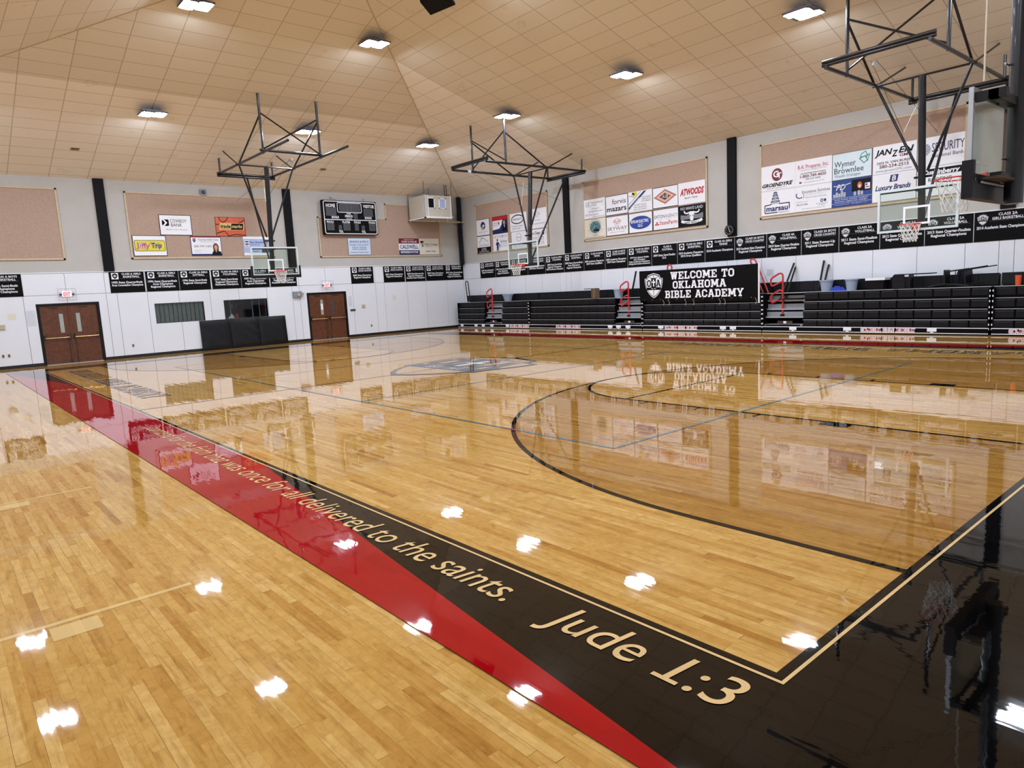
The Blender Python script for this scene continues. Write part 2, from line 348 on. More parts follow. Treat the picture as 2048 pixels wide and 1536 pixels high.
# ------------------------------------------------------------------ block (athletic slab) letters
def slab_glyph(ch):
    t, s_, h = .2, .1, 1.0          # stem, serif overhang, cap height
    sl = .17                        # slab thickness
    P = []
    def R(x0, y0, x1, y1): P.append([(x0, y0), (x1, y0), (x1, y1), (x0, y1)])
    def D(x0, y0, x1, y1, w=t * 1.08): P.append([(x0 - w / 2, y0), (x0 + w / 2, y0), (x1 + w / 2, y1), (x1 - w / 2, y1)])
    def stem(x, top=True, bot=True, l=True, r=True):
        R(x, 0, x + t, 1)
        if bot: R(x - (s_ if l else 0), 0, x + t + (s_ if r else 0), sl)
        if top: R(x - (s_ if l else 0), 1 - sl, x + t + (s_ if r else 0), 1)
    def octo(x0, x1, y0=0., y1=1., c=.2, sides='LRTB'):
        a = [(x0 + c, y0), (x1 - c, y0), (x1, y0 + c), (x1, y1 - c), (x1 - c, y1), (x0 + c, y1), (x0, y1 - c), (x0, y0 + c)]
        b = [(x0 + max(c, t), y0 + t), (x1 - max(c, t), y0 + t), (x1 - t, y0 + max(c, t)), (x1 - t, y1 - max(c, t)), (x1 - max(c, t), y1 - t), (x0 + max(c, t), y1 - t), (x0 + t, y1 - max(c, t)), (x0 + t, y0 + max(c, t))]
        return a, b
    w = .74
    if ch == 'I': stem(.1); w = .4
    elif ch == 'L': stem(.1, r=True); R(.1, 0, .72, sl); R(.55, 0, .72, .38); w = .74
    elif ch == 'E': stem(.1); R(.1, 0, .74, sl); R(.1, 1 - sl, .74, 1); R(.1, .42, .5, .58); R(.42, .33, .5, .67); R(.6, 0, .74, .34); R(.6, .66, .74, 1); w = .76
    elif ch == 'T': stem(.28, top=False); R(0, 1 - sl, .76, 1); R(0, .66, .14, 1); R(.62, .66, .76, 1); w = .76
    elif ch == 'H': stem(.1); stem(.56); R(.2, .41, .66, .59); w = .86
    elif ch == 'O':
        a, b = octo(0, .74)
        for i in range(8): P.append([a[i], a[(i + 1) % 8], b[(i + 1) % 8], b[i]])
        w = .74
    elif ch == 'C':
        a, b = octo(0, .74)
        for i in (0, 4, 5, 6, 7, 3, 1): P.append([a[i], a[(i + 1) % 8], b[(i + 1) % 8], b[i]])
        R(.54, .2, .74, .36); R(.54, .64, .74, .8); w = .74
    elif ch == 'D':
        stem(.1, r=False); a, b = octo(.06, .76)
        for i in (0, 1, 2, 3, 4): P.append([a[i], a[(i + 1) % 8], b[(i + 1) % 8], b[i]])
        R(.1, 0, .3, t); R(.1, 1 - t, .3, 1); w = .78
    elif ch == 'B':
        stem(.1, r=False)
        for y0, y1, x1 in ((0, .56, .76), (.44, 1, .72)):
            c = .14; tt = .16
            a = [(.2, y0), (x1 - c, y0), (x1, y0 + c), (x1, y1 - c), (x1 - c, y1), (.2, y1)]
            b = [(.2, y0 + tt), (x1 - tt, y0 + tt), (x1 - t, y0 + tt), (x1 - t, y1 - tt), (x1 - tt, y1 - tt), (.2, y1 - tt)]
            for i in range(5): P.append([a[i], a[i + 1], b[i + 1], b[i]])
        w = .78
    elif ch == 'A':
        D(.14, 0, .4, 1); D(.72, 0, .46, 1); R(.22, .26, .64, .41); R(0, 0, .3, sl); R(.56, 0, .86, sl); R(.22, 1 - .12, .6, 1); w = .86
    elif ch == 'K':
        stem(.1); D(.36, .42, .66, 1); D(.36, .55, .7, 0); R(.52, 0, .86, sl); R(.5, 1 - sl, .82, 1); w = .86
    elif ch == 'M':
        stem(.1, r=False); stem(.76, l=False); D(.22, 1, .53, .22, .24); D(.84, 1, .53, .22, .24); w = 1.06
    elif ch == 'W':
        D(.16, 1, .32, 0); D(.52, 1, .34, 0, .2); D(.52, 1, .7, 0, .2); D(.88, 1, .72, 0); R(0, 1 - sl, .36, 1); R(.68, 1 - sl, 1.04, 1); R(.4, 1 - sl, .64, 1); w = 1.04
    elif ch == 'Y':
        R(.33, 0, .53, .5); R(.22, 0, .64, sl); D(.43, .36, .14, 1); D(.43, .36, .72, 1); R(0, 1 - sl, .32, 1); R(.54, 1 - sl, .86, 1); w = .86
    elif ch == ' ': w = .42
    return P, w
def slab_text(mb, body, cx, y, h, w=None, z=0., gap=.09, align='C', grow=0.):
    g = [slab_glyph(c) for c in body]; tot = sum(a[1] for a in g) + gap * (len(g) - 1)
    ky = h; kx = (w / tot) if w else h
    x = {'C': cx - tot * kx / 2, 'L': cx, 'R': cx - tot * kx}[align]
    for P, a in g:
        for q in P:
            if grow:
                mx_ = sum(p[0] for p in q) / len(q); my_ = sum(p[1] for p in q) / len(q)
                q2 = []
                for p in q:
                    dx = p[0] - mx_; dy = p[1] - my_
                    q2.append((x + p[0] * kx + (grow if dx > 0 else -grow), y + p[1] * ky + (grow if dy > 0 else -grow)))
                mb.poly(q2, z)
            else: mb.poly([(x + p[0] * kx, y + p[1] * ky) for p in q], z)
        x += (a + gap) * kx

# ------------------------------------------------------------------ school shield emblem (unit: width 1, height 1.1, centred)
SH = [(0, .55), (.13, .515), (.25, .485), (.34, .45), (.36, .34), (.43, .315), (.5, .315), (.485, .12), (.44, -.08), (.36, -.25), (.25, -.39), (.12, -.5), (0, -.56),
      (-.12, -.5), (-.25, -.39), (-.36, -.25), (-.44, -.08), (-.485, .12), (-.5, .315), (-.43, .315), (-.36, .34), (-.34, .45), (-.25, .485), (-.13, .515)]
def shield(par, cx, cy, s, light, dark, z, full=True, nm='emblem', rim=None):
    f = lambda k: [(cx + x * s * k, cy + y * s * k) for x, y in SH]
    b = MB(); b.poly(f(1), z); o = b.build(nm, rim or light, par)
    b = MB(); b.poly(f(.94), z + .0015)
    b.build('emblem_line', dark, o)
    b = MB(); b.poly(f(.87), z + .003); b.build('emblem_field', light, o)
    d = MB()
    d.rect(cx - .4 * s, cy - .2 * s, cx + .4 * s, cy - .08 * s, z + .0045)
    d.rect(cx - .012 * s, cy - .46 * s, cx + .012 * s, cy - .2 * s, z + .0045)
    d.rect(cx - .012 * s, cy + .3 * s, cx + .012 * s, cy + .48 * s, z + .0045)
    d.ring(cx, cy + .62 * s, .42 * s, .3 * s, .022 * s, z + .0045, PI * 1.18, PI * 1.82, 14)
    slab_text(d, 'O', cx - .26 * s, cy - .05 * s, .3 * s, .22 * s, z + .005)
    slab_text(d, 'A', cx + .26 * s, cy - .05 * s, .3 * s, .24 * s, z + .005)
    d.rect(cx - .13 * s, cy - .08 * s, cx + .13 * s, cy + .32 * s, z + .0045)
    d.build('emblem_mark', dark, o)
    e = MB()
    e.rect(cx - .03 * s, cy - .04 * s, cx + .03 * s, cy + .27 * s, z + .006); e.rect(cx - .09 * s, cy + .12 * s, cx + .09 * s, cy + .18 * s, z + .006)
    if full: e.text('Est. 1911', cx, cy - .165 * s, .05 * s, z=z + .006, bold=.01)
    e.build('emblem_cross', light, o)
    return o

# ================================================================== SETTING
floor = struct(MB().box((XL - .3, YN - .3, -.2), (XR + .3, YF + .3, 0)).build('floor', 'wood'))
LZ = [.0012 * (i + 1) for i in range(8)]
def mark(name, mb, m): return mb.build(name, m, floor)
R3 = 19.75 * .3048; BX, BY = W / 2, 5.25 * .3048; LN = 6 * .3048; FT = 19 * .3048
def arc_pts(r, y_from, n=64, end=0):
    """three point outline from baseline up, round the rim centre and back"""
    pts = [(BX - r, 0)] + [(BX - r * math.cos(PI * i / n), BY + r * math.sin(PI * i / n)) for i in range(n + 1)] + [(BX + r, 0)]
    return [(W - x, L - y) for x, y in pts] if end else pts
def flip(p, end): return [(W - x, L - y) for x, y in p] if end else p
for end in (0, 1):
    mark('stained_area', MB().poly(arc_pts(R3 - .02, 0, end=end), LZ[0]), 'stain')
    lane = [(BX - LN, 0), (BX - LN, FT)] + [(BX - LN * math.cos(PI * i / 32), FT + LN * math.sin(PI * i / 32)) for i in range(1, 32)] + [(BX + LN, FT), (BX + LN, 0)]
    mark('lane_floor', MB().poly(flip(lane, end), LZ[1]), 'wood')
    ln = MB(); ln.stroke(arc_pts(R3 - .03, 0, end=end), .06, LZ[2]); mark('three_point_line', ln, 'p_black')
    ln = MB(); ln.stroke(flip(lane, end), .06, LZ[2])
    ln.stroke(flip([(BX - LN, FT - .025), (BX + LN, FT - .03)], end), .06, LZ[2])
    for sx in (-1, 1):
        for y0, y1 in ((2.08, 2.44), (3.32, 3.37), (4.28, 4.33), (5.26, 5.31)):
            x0 = BX + sx * LN; x1 = BX + sx * (LN + (.22 if y1 - y0 > .2 else .2)); q = flip([(x0, y0), (x1, y0), (x1, y1), (x0, y1)], end)
            ln.poly(q, LZ[2])
    mark('lane_line', ln, 'p_black')
# volleyball court
x0, x1, y0, y1 = BX - 4.57, BX + 4.57, L / 2 - 9.14, L / 2 + 9.14
vb = MB(); vb.stroke([(x0, y0), (x1, y0), (x1, y1), (x0, y1)], .05, LZ[3], True)
for y in (L / 2 - 3.05, L / 2 + 3.05): vb.stroke([(x0, y), (x1, y)], .05, LZ[3])
mark('volleyball_line', vb, 'p_teal')
mark('division_line', MB().rect(0, L / 2 - .025, W, L / 2 + .025, LZ[3]), 'p_black')
# boundary: black line, thin tan line, then the painted border
def frame(mb, a, b, z):   # rectangular band between offsets a<b outside the court
    mb.rect(-b, -b, W + b, -a, z); mb.rect(-b, L + a, W + b, L + b, z); mb.rect(-b, -a, -a, L + a, z); mb.rect(W + a, -a, W + b, L + a, z)
fb = MB(); frame(fb, -.005, .98, LZ[4]); mark('border_paint', fb, 'p_black')
ft_ = MB(); frame(ft_, .05, .07, LZ[6]); mark('border_line', ft_, 'p_tan')
rd = MB()
for sx in (0, 1):
    q = [(-.07, 6.35), (-.985, -.85), (-.985, L + .85), (-.07, L - 6.35)]
    if sx: q = [(W - x, y) for x, y in q][::-1]
    rd.poly(q, LZ[5])
mark('border_red_panel', rd, 'p_red')
def floor_obj(name, mb, m, mtx):
    o = mb.build(name, m, floor); o.matrix_local = mtx; return o
def fl_m(x, y, z, up=1):   # reading direction -Y, top towards +X (up=1) or the reverse
    return Matrix(((0, up, 0, x), (-up, 0, 0, y), (0, 0, 1, z), (0, 0, 0, 1)))
vt = MB(); vt.text('...contend for the faith that was once for all delivered to the saints.', 0, 0, .245, 9.05, shear=.12, align='L', res=6)
floor_obj('verse_lettering', vt, 'p_tan', fl_m(-.43, 10.62, LZ[7]))
vt = MB(); vt.text('Jude 1:3', 0, 0, .26, 1.2, shear=.12, align='L', res=8)
_a = text_data('Jude 1:3', 0, .12, 8); _b = text_data('Jude 1', 0, .12, 8); _k = 1.2 / (_a[3] - _a[2]); _r = (_b[3] - _a[2]) * _k
vt.rect(_r - .115, 0, _r + .03, .03)
floor_obj('verse_reference', vt, 'p_tan', fl_m(-.43, 1.22, LZ[7]))
for up, x, y in ((1, .47, 24.5), (-1, W - .47, 1.1)):
    b = MB(); slab_text(b, 'OKLAHOMA BIBLE ACADEMY', 0, 0, .56, 10.0, align='L', grow=.022); floor_obj('school_lettering_outline', b, 'p_white', fl_m(x, y, LZ[3], up))
    b = MB(); slab_text(b, 'OKLAHOMA BIBLE ACADEMY', 0, 0, .56, 10.0, align='L', grow=.002); floor_obj('school_lettering', b, 'p_black', fl_m(x, y, LZ[4], up))
    b = MB(); slab_text(b, 'OKLAHOMA BIBLE ACADEMY', 0, 0, .56, 10.0, align='L', grow=-.028); floor_obj('school_lettering_core', b, 'stain', fl_m(x, y, LZ[5], up))
# centre court emblem, read from the near sideline
cg = empty('centre_emblem'); cg.parent = floor; cg.matrix_local = fl_m(W / 2 - .08, L / 2, LZ[4])
S_ = 3.62
b = MB(); b.poly([(x * S_, y * S_) for x, y in SH], 0); b.build('emblem_outline', 'p_gray', cg)
b = MB(); b.poly([(x * S_ * .92, y * S_ * .92) for x, y in SH], .0008); b.build('emblem_field', 'wood', cg)
b = MB(); b.poly([(x * S_ * .9, y * S_ * .9) for x, y in SH if True], .0012)
b = MB(); b.rect(-.43 * S_, -.2 * S_, .43 * S_, -.06 * S_, .0016); b.rect(-.03, -.5 * S_, .03, -.2 * S_, .0016); b.rect(-.03, .34 * S_, .03, .52 * S_, .0016)
b.stroke([(-.45 * S_, .31 * S_), (-.3 * S_, .35 * S_), (0, .37 * S_), (.3 * S_, .35 * S_), (.45 * S_, .31 * S_)], .1, .0016)
slab_text(b, 'O', -.29 * S_, -.04 * S_, .33 * S_, .24 * S_, .0016, grow=.03); slab_text(b, 'B', 0, -.05 * S_, .38 * S_, .3 * S_, .0016, grow=.04); slab_text(b, 'A', .29 * S_, -.04 * S_, .33 * S_, .26 * S_, .0016, grow=.03)
b.build('emblem_mark', 'p_gray', cg)
b = MB(); b.text('EST. 1911', 0, -.165 * S_, .07 * S_, z=.0024, bold=.01); b.rect(-.03 * S_, -.02 * S_, .03 * S_, .28 * S_, .0024); b.rect(-.09 * S_, .13 * S_, .09 * S_, .18 * S_, .0024); b.build('emblem_lettering', 'p_white', cg)
# pale practice court lines beyond the near sideline
pl = MB()
for y in (3.4, 7.05):
    pl.rect(-6.0, y - .025, -1.73, y + .025, LZ[0]); pl.rect(-2.57, y - .27, -2.31, y - .06, LZ[0])
mark('practice_line', pl, 'p_pale')

# ---- walls
def rect_minus(rects, hole):
    hx0, hz0, hx1, hz1 = hole; out = []
    for x0, z0, x1, z1 in rects:
        if hx1 <= x0 or hx0 >= x1 or hz1 <= z0 or hz0 >= z1: out.append((x0, z0, x1, z1)); continue
        if hx0 > x0: out.append((x0, z0, hx0, z1))
        if hx1 < x1: out.append((hx1, z0, x1, z1))
        a, c = max(x0, hx0), min(x1, hx1)
        if hz0 > z0: out.append((a, z0, c, hz0))
        if hz1 < z1: out.append((a, hz1, c, z1))
    return out
DOORS = [(.33, 2.33, 2.24), (10.68, 12.66, 2.2)]
WINS = [(4.27, 1.28, 6.11, 2.04), (6.96, 1.27, 8.8, 2.04)]
HOLES = [(a, 0, b, h) for a, b, h in DOORS] + WINS
T = .25
PT = 3.34                                        # top of the white wall panels
def wall_far():
    rs = [(XL, 0, XR, EAVE + .12)]
    for h in HOLES: rs = rect_minus(rs, h)
    b = MB()
    for x0, z0, x1, z1 in rs: b.box((x0, YF, z0), (x1, YF + T, z1))
    return struct(b.build('wall_far', 'wall'))
wf = wall_far()
wr = struct(MB().box((XR, YN - T, 0), (XR + T, YF + T, EAVE + .12)).build('wall_right', 'wall'))
wl = struct(MB().box((XL - T, YN - T, 0), (XL, YF + T, EAVE + .12)).build('wall_left', 'wall'))
wn_ = struct(MB().box((XL, YN - T, 0), (XR, YN, EAVE + .12)).build('wall_near', 'wall'))
def panels(par, seams, mtx_fn, holes, zs=(.1, 2.55, PT), upper_extra=()):
    bk = []
    rs = [(seams[0], .05, seams[-1], PT - .01)]
    for h in holes: rs = rect_minus(rs, h)
    b = MB()
    for x0, z0, x1, z1 in rs: b.add([mtx_fn(*q) for q in ((x0, z0, .003), (x1, z0, .003), (x1, z1, .003), (x0, z1, .003))], [(0, 1, 2, 3)])
    b.build('panel_backing', 'joint', par)
    g = .006
    for za, zb in zip(zs, zs[1:]):
        for x0, x1 in zip(seams, seams[1:]):
            rs = [(x0 + g, za + g, x1 - g, zb - g)]
            for h in holes: rs = rect_minus(rs, (h[0] - .005, h[1] - .005, h[2] + .005, h[3] + .005))
            b = MB()
            for a, c, d, e in rs:
                p = [mtx_fn(x, z, o) for o in (.004, .016) for x, z in ((a, c), (d, c), (d, e), (a, e))]
                b.add(p, [(4, 5, 6, 7), (0, 1, 5, 4), (1, 2, 6, 5), (2, 3, 7, 6), (3, 0, 4, 7)])
            if b.v: b.build('wall_panel', 'panel', par)
sf = [XL + .02, -6.1, -4.9, -3.68, -2.46, -1.24, -.02, 1.33, 2.61, 2.98, 4.04, 5.2, 6.42, 7.62, 8.84, 10.0, 10.35, 11.67, 13.02, 14.28, 14.77, 16.09, 17.25, 18.59, XR - .02]
panels(wf, sf, lambda x, z, o: (x, YF - o, z), HOLES)
sr = sorted([YF - .02, 27.19, 25.99, 24.78, 23.58, 22.4, 21.19, 20.8, 20.48, 19.89, 18.67, 17.43, 16.2, 15.0, 13.75, 12.5, 12.1, 11.14, 9.89, 8.65, 7.42, 6.17, 4.93, 4.12, 3.77, 2.5, 1.25, 0, -1.25, YN + .02])
panels(wr, sr, lambda y, z, o: (XR - o, y, z), [])
panels(wl, [YN + .02 + (YF - YN - .04) * i / 26 for i in range(27)], lambda y, z, o: (XL + o, y, z), [])
panels(wn_, [XL + .02 + (XR - XL - .04) * i / 22 for i in range(23)], lambda x, z, o: (x, YN + o, z), [])
def baseboard(name, segs, horizontal):
    b = MB()
    for a in segs: b.box(*a)
    return struct(b.build(name, 'base'))
xs = [XL] + [v for d in DOORS for v in (d[0] - .0, d[1] + .0)] + [XR]
baseboard('baseboard_far', [((xs[i], YF - .03, 0), (xs[i + 1], YF, .11)) for i in range(0, len(xs), 2)], 1)
baseboard('baseboard_right', [((XR - .03, YN, 0), (XR, YF, .11))], 0)
baseboard('baseboard_left', [((XL, YN, 0), (XL + .03, YF, .11))], 0)
baseboard('baseboard_near', [((XL, YN, 0), (XR, YN + .03, .11))], 0)
b = MB()
b.box((XL, YF - .035, PT), (XR, YF, PT + .03)); b.box((XR - .035, YN, PT), (XR, YF, PT + .03)); b.box((XL, YN, PT), (XL + .035, YF, PT + .03)); b.box((XL, YN, PT), (XR, YN + .035, PT + .03))
struct(b.build('trim_1', 'panel'))
# ---- steel columns standing against the walls above the panels
k = 0
def column(a, c):
    struct(MB().box(a, c).build('steel_column', 'column'))
for x in (2.82, 10.13, -4.49): column((x - .175, YF - .09, PT + .03), (x + .175, YF, EAVE + .09 * PITCH))
for y in (20.58, 12.27, 3.95): column((XR - .09, y - .17, PT + .03), (XR, y + .17, EAVE + .09 * PITCH))
mt = Matrix.Translation((XR - .16, YF - .16, 0)) @ Matrix.Rotation(PI / 4, 4, 'Z')
struct(MB().box((-.2, -.1, PT), (.2, .1, EAVE + .05), mt).build('steel_column', 'column'))
# ---- ceiling: four tiled slopes meeting at hips and a short ridge
def ceiling():
    hw = (XR - XL) / 2; xr = XL + hw; y0 = YN + hw; y1 = YF - hw; zr = EAVE + PITCH * hw
    e = [(XL, YN), (XR, YN), (XR, YF), (XL, YF)]
    sl = math.sqrt(1 + PITCH ** 2)
    me_v, me_f, uvs, new = [], [], [], []
    def slope(pts, uvf, newf):
        n = len(me_v); me_v.extend(pts); me_f.append(tuple(range(n, n + len(pts)))); uvs.append([uvf(p) for p in pts]); new.append(newf)
    def cut(p0, p1, t): return tuple(a + (c - a) * t for a, c in zip(p0, p1))
    A = (XL, YN, EAVE); B_ = (XR, YN, EAVE); Cc = (XR, YF, EAVE); D_ = (XL, YF, EAVE); R0 = (xr, y0, zr); R1 = (xr, y1, zr)
    fu = lambda p: (p[0] - .04, (YF - p[1] - .2) * sl * .61 / .61)
    t = (YF - 22.72) / hw
    E1 = cut(Cc, R1, t); E2 = cut(D_, R1, t)
    slope([Cc, D_, E2, E1], fu, 1.); slope([E1, E2, R1], fu, 0.)
    ru = lambda p: (p[1] - 19.09 + 12.2, (XR - p[0]) * sl)
    t2 = (YF - 19.09) / hw; H = cut(Cc, R1, t2); Q = (XR, 19.09, EAVE)
    slope([Q, Cc, H], ru, 1.); slope([B_, Q, H, R1, R0], ru, 0.)
    slope([D_, A, R0, R1], lambda p: (p[1] + 20, (p[0] - XL) * sl), 0.)
    slope([A, B_, R0], lambda p: (p[0] + 20, (p[1] - YN) * sl), 0.)
    me = bpy.data.meshes.new('ceiling'); me.from_pydata(me_v, [], me_f); me.update()
    uv = me.uv_layers.new(name='UVMap'); at = me.attributes.new('newer', 'FLOAT', 'FACE')
    for p, q in zip(me.polygons, range(len(me_f))):
        for li, c in zip(p.loop_indices, uvs[q]): uv.data[li].uv = c
        at.data[q].value = new[q]
    me.materials.append(M['ceil'])
    o = bpy.data.objects.new('ceiling', me); C.objects.link(o); struct(o)
    # hip and ridge cover strips
    b = MB()
    for p, q in ((A, R0), (B_, R0), (Cc, R1), (D_, R1), (R0, R1)): b.cyl(Vector(p) - Vector((0, 0, .004)), Vector(q) - Vector((0, 0, .004)), .016, 6)
    b.build('hip_strip', 'trim', o)
    # the roof above, so no light leaks past the tiles
    b = MB(); U = [(p[0], p[1], p[2] + .25) for p in (A, B_, Cc, D_, R0, R1)]
    b.add(U, [(2, 3, 5), (1, 2, 5, 4), (3, 0, 4, 5), (0, 1, 4)]); b.build('roof_deck', 'dgray', o)
    return o
ceiling()
def ceil_frame(x, y):
    """matrix on the ceiling at (x,y): local z = inward normal (down into the room)"""
    ds = {'L': x - XL, 'R': XR - x, 'N': y - YN, 'F': YF - y}; s = min(ds, key=ds.get)
    g = {'L': Vector((1, 0, PITCH)), 'R': Vector((-1, 0, PITCH)), 'N': Vector((0, 1, PITCH)), 'F': Vector((0, -1, PITCH))}[s].normalized()
    a = {'L': Vector((0, 1, 0)), 'R': Vector((0, 1, 0)), 'N': Vector((1, 0, 0)), 'F': Vector((1, 0, 0))}[s]
    n = a.cross(g)
    if n.z > 0: n = -n; a = -a
    m = Matrix.Identity(4)
    for i, c in enumerate((a, g, n)):
        for j in range(3): m[j][i] = c[j]
    m.translation = Vector((x, y, ceil_z(x, y)))
    return m

# ---- doors
def door(n, x0, x1, h, lite_white):
    o = empty('door_%d' % n, (x0, YF, 0)); struct(o); off = (x0, YF, 0); fw = .09
    b = MB(off)
    b.box((x0, YF - .02, 0), (x0 + fw, YF + .16, h)); b.box((x1 - fw, YF - .02, 0), (x1, YF + .16, h)); b.box((x0 + fw, YF - .02, h - .07), (x1 - fw, YF + .16, h))
    b.build('door_frame', 'black', o)
    MB(off).box((x0, YF + .16, 0), (x1, YF + .2, h)).build('door_backing', 'under', o)
    MB(off).box((x0 + fw, YF - .06, 0), (x1 - fw, YF + .1, .018)).build('threshold', 'alu', o)
    xm = (x0 + x1) / 2
    MB(off).box((xm - .035, YF + .02, .02), (xm + .035, YF + .1, h - .07)).build('mullion', 'door', o)
    for s, a, c in ((0, x0 + fw, xm - .035), (1, xm + .035, x1 - fw)):
        lf = MB(off)
        lx = (c - .3, c - .17) if s == 0 else (a + .17, a + .3)
        for q in rect_minus([(a + .004, .02, c - .004, h - .075)], (lx[0], 1.16, lx[1], 1.86)):
            lf.box((q[0], YF + .035, q[1]), (q[2], YF + .08, q[3]))
        leaf = lf.build('door_leaf', 'door', o)
        MB(off).box((lx[0], YF + .04, 1.16), (lx[1], YF + .06, 1.86)).build('door_lite', 'lite' if not (n == 2 and s == 1) else 'dgray', leaf)
        if n == 2 and s == 0: MB(off).box((lx[0] + .01, YF + .036, 1.4), (lx[1] - .01, YF + .04, 1.68)).build('paper_note', 'white', leaf)
        e = MB(off); e.cyl((a + .06, YF - .045, .98), (c - .06, YF - .045, .98), .016, 8)
        bar = e.build('push_bar', 'brass', leaf, True)
        e = MB(off)
        for q in (a + .06, c - .06): e.box((q - .03, YF - .05, .92), (q + .03, YF + .035, 1.1))
        e.build('bar_bracket', 'rust', leaf)
        e = MB(off); hx = c - .07 if s == 0 else a + .07
        e.cyl((hx, YF + .02, .02), (hx, YF + .02, .92), .008, 6); e.box((hx - .025, YF - .005, .05), (hx + .025, YF + .035, .16)); e.build('bolt_rod', 'rust', leaf)
        e = MB(off); q = (a + c) / 2; e.box((q - .14, YF - .01, h - .15), (q + .14, YF + .035, h - .1)); e.build('door_closer', 'rust', leaf)
door(1, *DOORS[0], True); door(2, *DOORS[1], False)
# ---- windows in the far wall
def window(n, r):
    x0, z0, x1, z1 = r; o = empty('window_%d' % n, (x0, YF, z0)); struct(o); off = (x0, YF, z0)
    b = MB(off); d = .18
    b.box((x0, YF - .018, z0 - .02), (x1, YF + d, z0)); b.box((x0, YF - .018, z1), (x1, YF + d, z1 + .02)); b.box((x0 - .02, YF - .018, z0 - .02), (x0, YF + d, z1 + .02)); b.box((x1, YF - .018, z0 - .02), (x1 + .02, YF + d, z1 + .02))
    b.build('window_frame', 'dgray', o)
    MB(off).box((x0, YF + .02, z0), (x1, YF + .026, z1)).build('window_pane', 'pane', o)
    dep = .35 if n == 1 else 1.6
    b = MB(off); X0, X1, Z0, Z1, Y1 = x0 - .3, x1 + .3, z0 - .5, z1 + .4, YF + T + dep
    b.box((X0, Y1, Z0), (X1, Y1 + .05, Z1)); b.box((X0 - .05, YF + T, Z0), (X0, Y1, Z1)); b.box((X1, YF + T, Z0), (X1 + .05, Y1, Z1)); b.box((X0, YF + T, Z0 - .05), (X1, Y1, Z0)); b.box((X0, YF + T, Z1), (X1, Y1, Z1 + .05))
    b.build('back_room', 'room', o)
    if n == 1:
        b = MB(off); k = 11; w = (x1 - x0) / k
        for i in range(k): b.box((x0 + w * i + .014, YF + .07, z0), (x0 + w * (i + 1) - .014, YF + .09, z1))
        b.build('shutter', 'slat', o)
    else:
        b = MB(off)
        for q, w in ((.22, .03), (.74, .035), (.91, .03)): xx = x0 + (x1 - x0) * q; b.box((xx - w / 2, YF + .5, z0 - .4), (xx + w / 2, YF + .53, z1 + .3))
        b.build('curtain_edge', 'lgray', o)
        b = MB(off); xx = x0 + .84; b.box((xx - .42, YF + 1.3, z0 - .4), (xx + .5, YF + 1.36, z1 + .3)); b.build('cupboard_front', 'brownhair', o)
        b = MB(off); xx = x0 + .75; b.box((xx - .05, YF + 1.28, z0 + .42), (xx + .05, YF + 1.3, z0 + .62)); b.box((xx + .16, YF + 1.28, z0 + .5), (xx + .22, YF + 1.3, z0 + .56)); b.build('wall_notice', 'lblue', o)
        b = MB(off); xx = x0 + .4; b.add([(xx - .2, YF + .3, z0), (xx + .1, YF + .3, z0), (xx + .1, YF + .32, z0), (xx - .2, YF + .32, z0), (xx - .02, YF + .31, z0 + .2)], [(0, 1, 4), (1, 2, 4), (2, 3, 4), (3, 0, 4), (3, 2, 1, 0)]); b.build('paper_tent', 'offwhite', o)
        b = MB(off); xx = x0 + .52; b.box((xx, YF + .28, z0), (xx + .12, YF + .3, z0 + .16)); b.build('red_card', 'red', o)
window(1, WINS[0]); window(2, WINS[1])

# ================================================================== LIGHTS
def fixture():
    o = empty('ceiling_light', (0, 0, 0))
    b = MB(); b.box((-.38, -.37, .0), (.38, .37, .03)); b.box((-.22, -.2, .03), (.22, .2, .1)); b.build('light_housing', 'shade', o)
    for s in (-1, 1):
        b = MB(); x0, x1, dy = (-.36, -.005, .05) if s < 0 else (.005, .36, -.05)
        pts = [(x0 + .05, -.31 + dy), (x1 - .05, -.31 + dy), (x1, -.26 + dy), (x1, .26 + dy), (x1 - .05, .31 + dy), (x0 + .05, .31 + dy), (x0, .26 + dy), (x0, -.26 + dy)]
        b.add([(x, y, -.02) for x, y in pts] + [(x, y, .0) for x, y in pts], [tuple(range(7, -1, -1))] + [(i, (i + 1) % 8, 8 + (i + 1) % 8, 8 + i) for i in range(8)])
        df = b.build('light_diffuser', ['led', 'shade'], o)
        for p in df.data.polygons: p.material_index = 0 if p.index == 0 else 1
    MB().cyl((0, 0, .1), (0, 0, .2), .012, 6).build('hanging_stem', 'dgray', o)
    return o
LX = (-1.6, 3.7, 9.05, 14.45); LY = (23.55, 18.3, 12.65, 7.06, 2.0)
lab = {(3.7, 23.55): 'LED ceiling light high above the left double doors, left of the far hoop frame', (9.05, 23.55): 'LED ceiling light seen through the frame of the hoop at the far end',
       (14.45, 23.55): 'LED ceiling light beside the hip line above the hanging heater unit', (9.05, 18.3): 'large LED ceiling light touching the hip line near the top of the photo',
       (14.45, 18.3): 'LED ceiling light right above the tall hanger post of the middle side hoop', (14.45, 12.65): 'lone LED ceiling light in the middle of the right ceiling slope',
       (14.45, 7.06): 'LED ceiling light beside the nearest side hoop frame at the upper right', (3.7, 18.3): 'LED ceiling light cut by the top edge of the photo, left of the ridge'}
words_x = ('left wall side', 'left middle row', 'right middle row', 'bleacher side'); words_y = ('far end', 'second file', 'centre court', 'near free throw line', 'near baseline')
proto = None
for j, y in enumerate(LY):
    for i, x in enumerate(LX):
        if proto is None: f = proto = fixture()
        else: f = copy_tree(proto)
        f.location = (x, y, ceil_z(x, y) - .2)
        st = [c for c in f.children if c.name.startswith('hanging_stem')][0]
        st.scale = (1, 1, 1)
        tag(f, lab.get((x, y), 'LED ceiling light above the %s, %s' % (words_y[j], words_x[i])), 'ceiling light', 'LED ceiling lights')

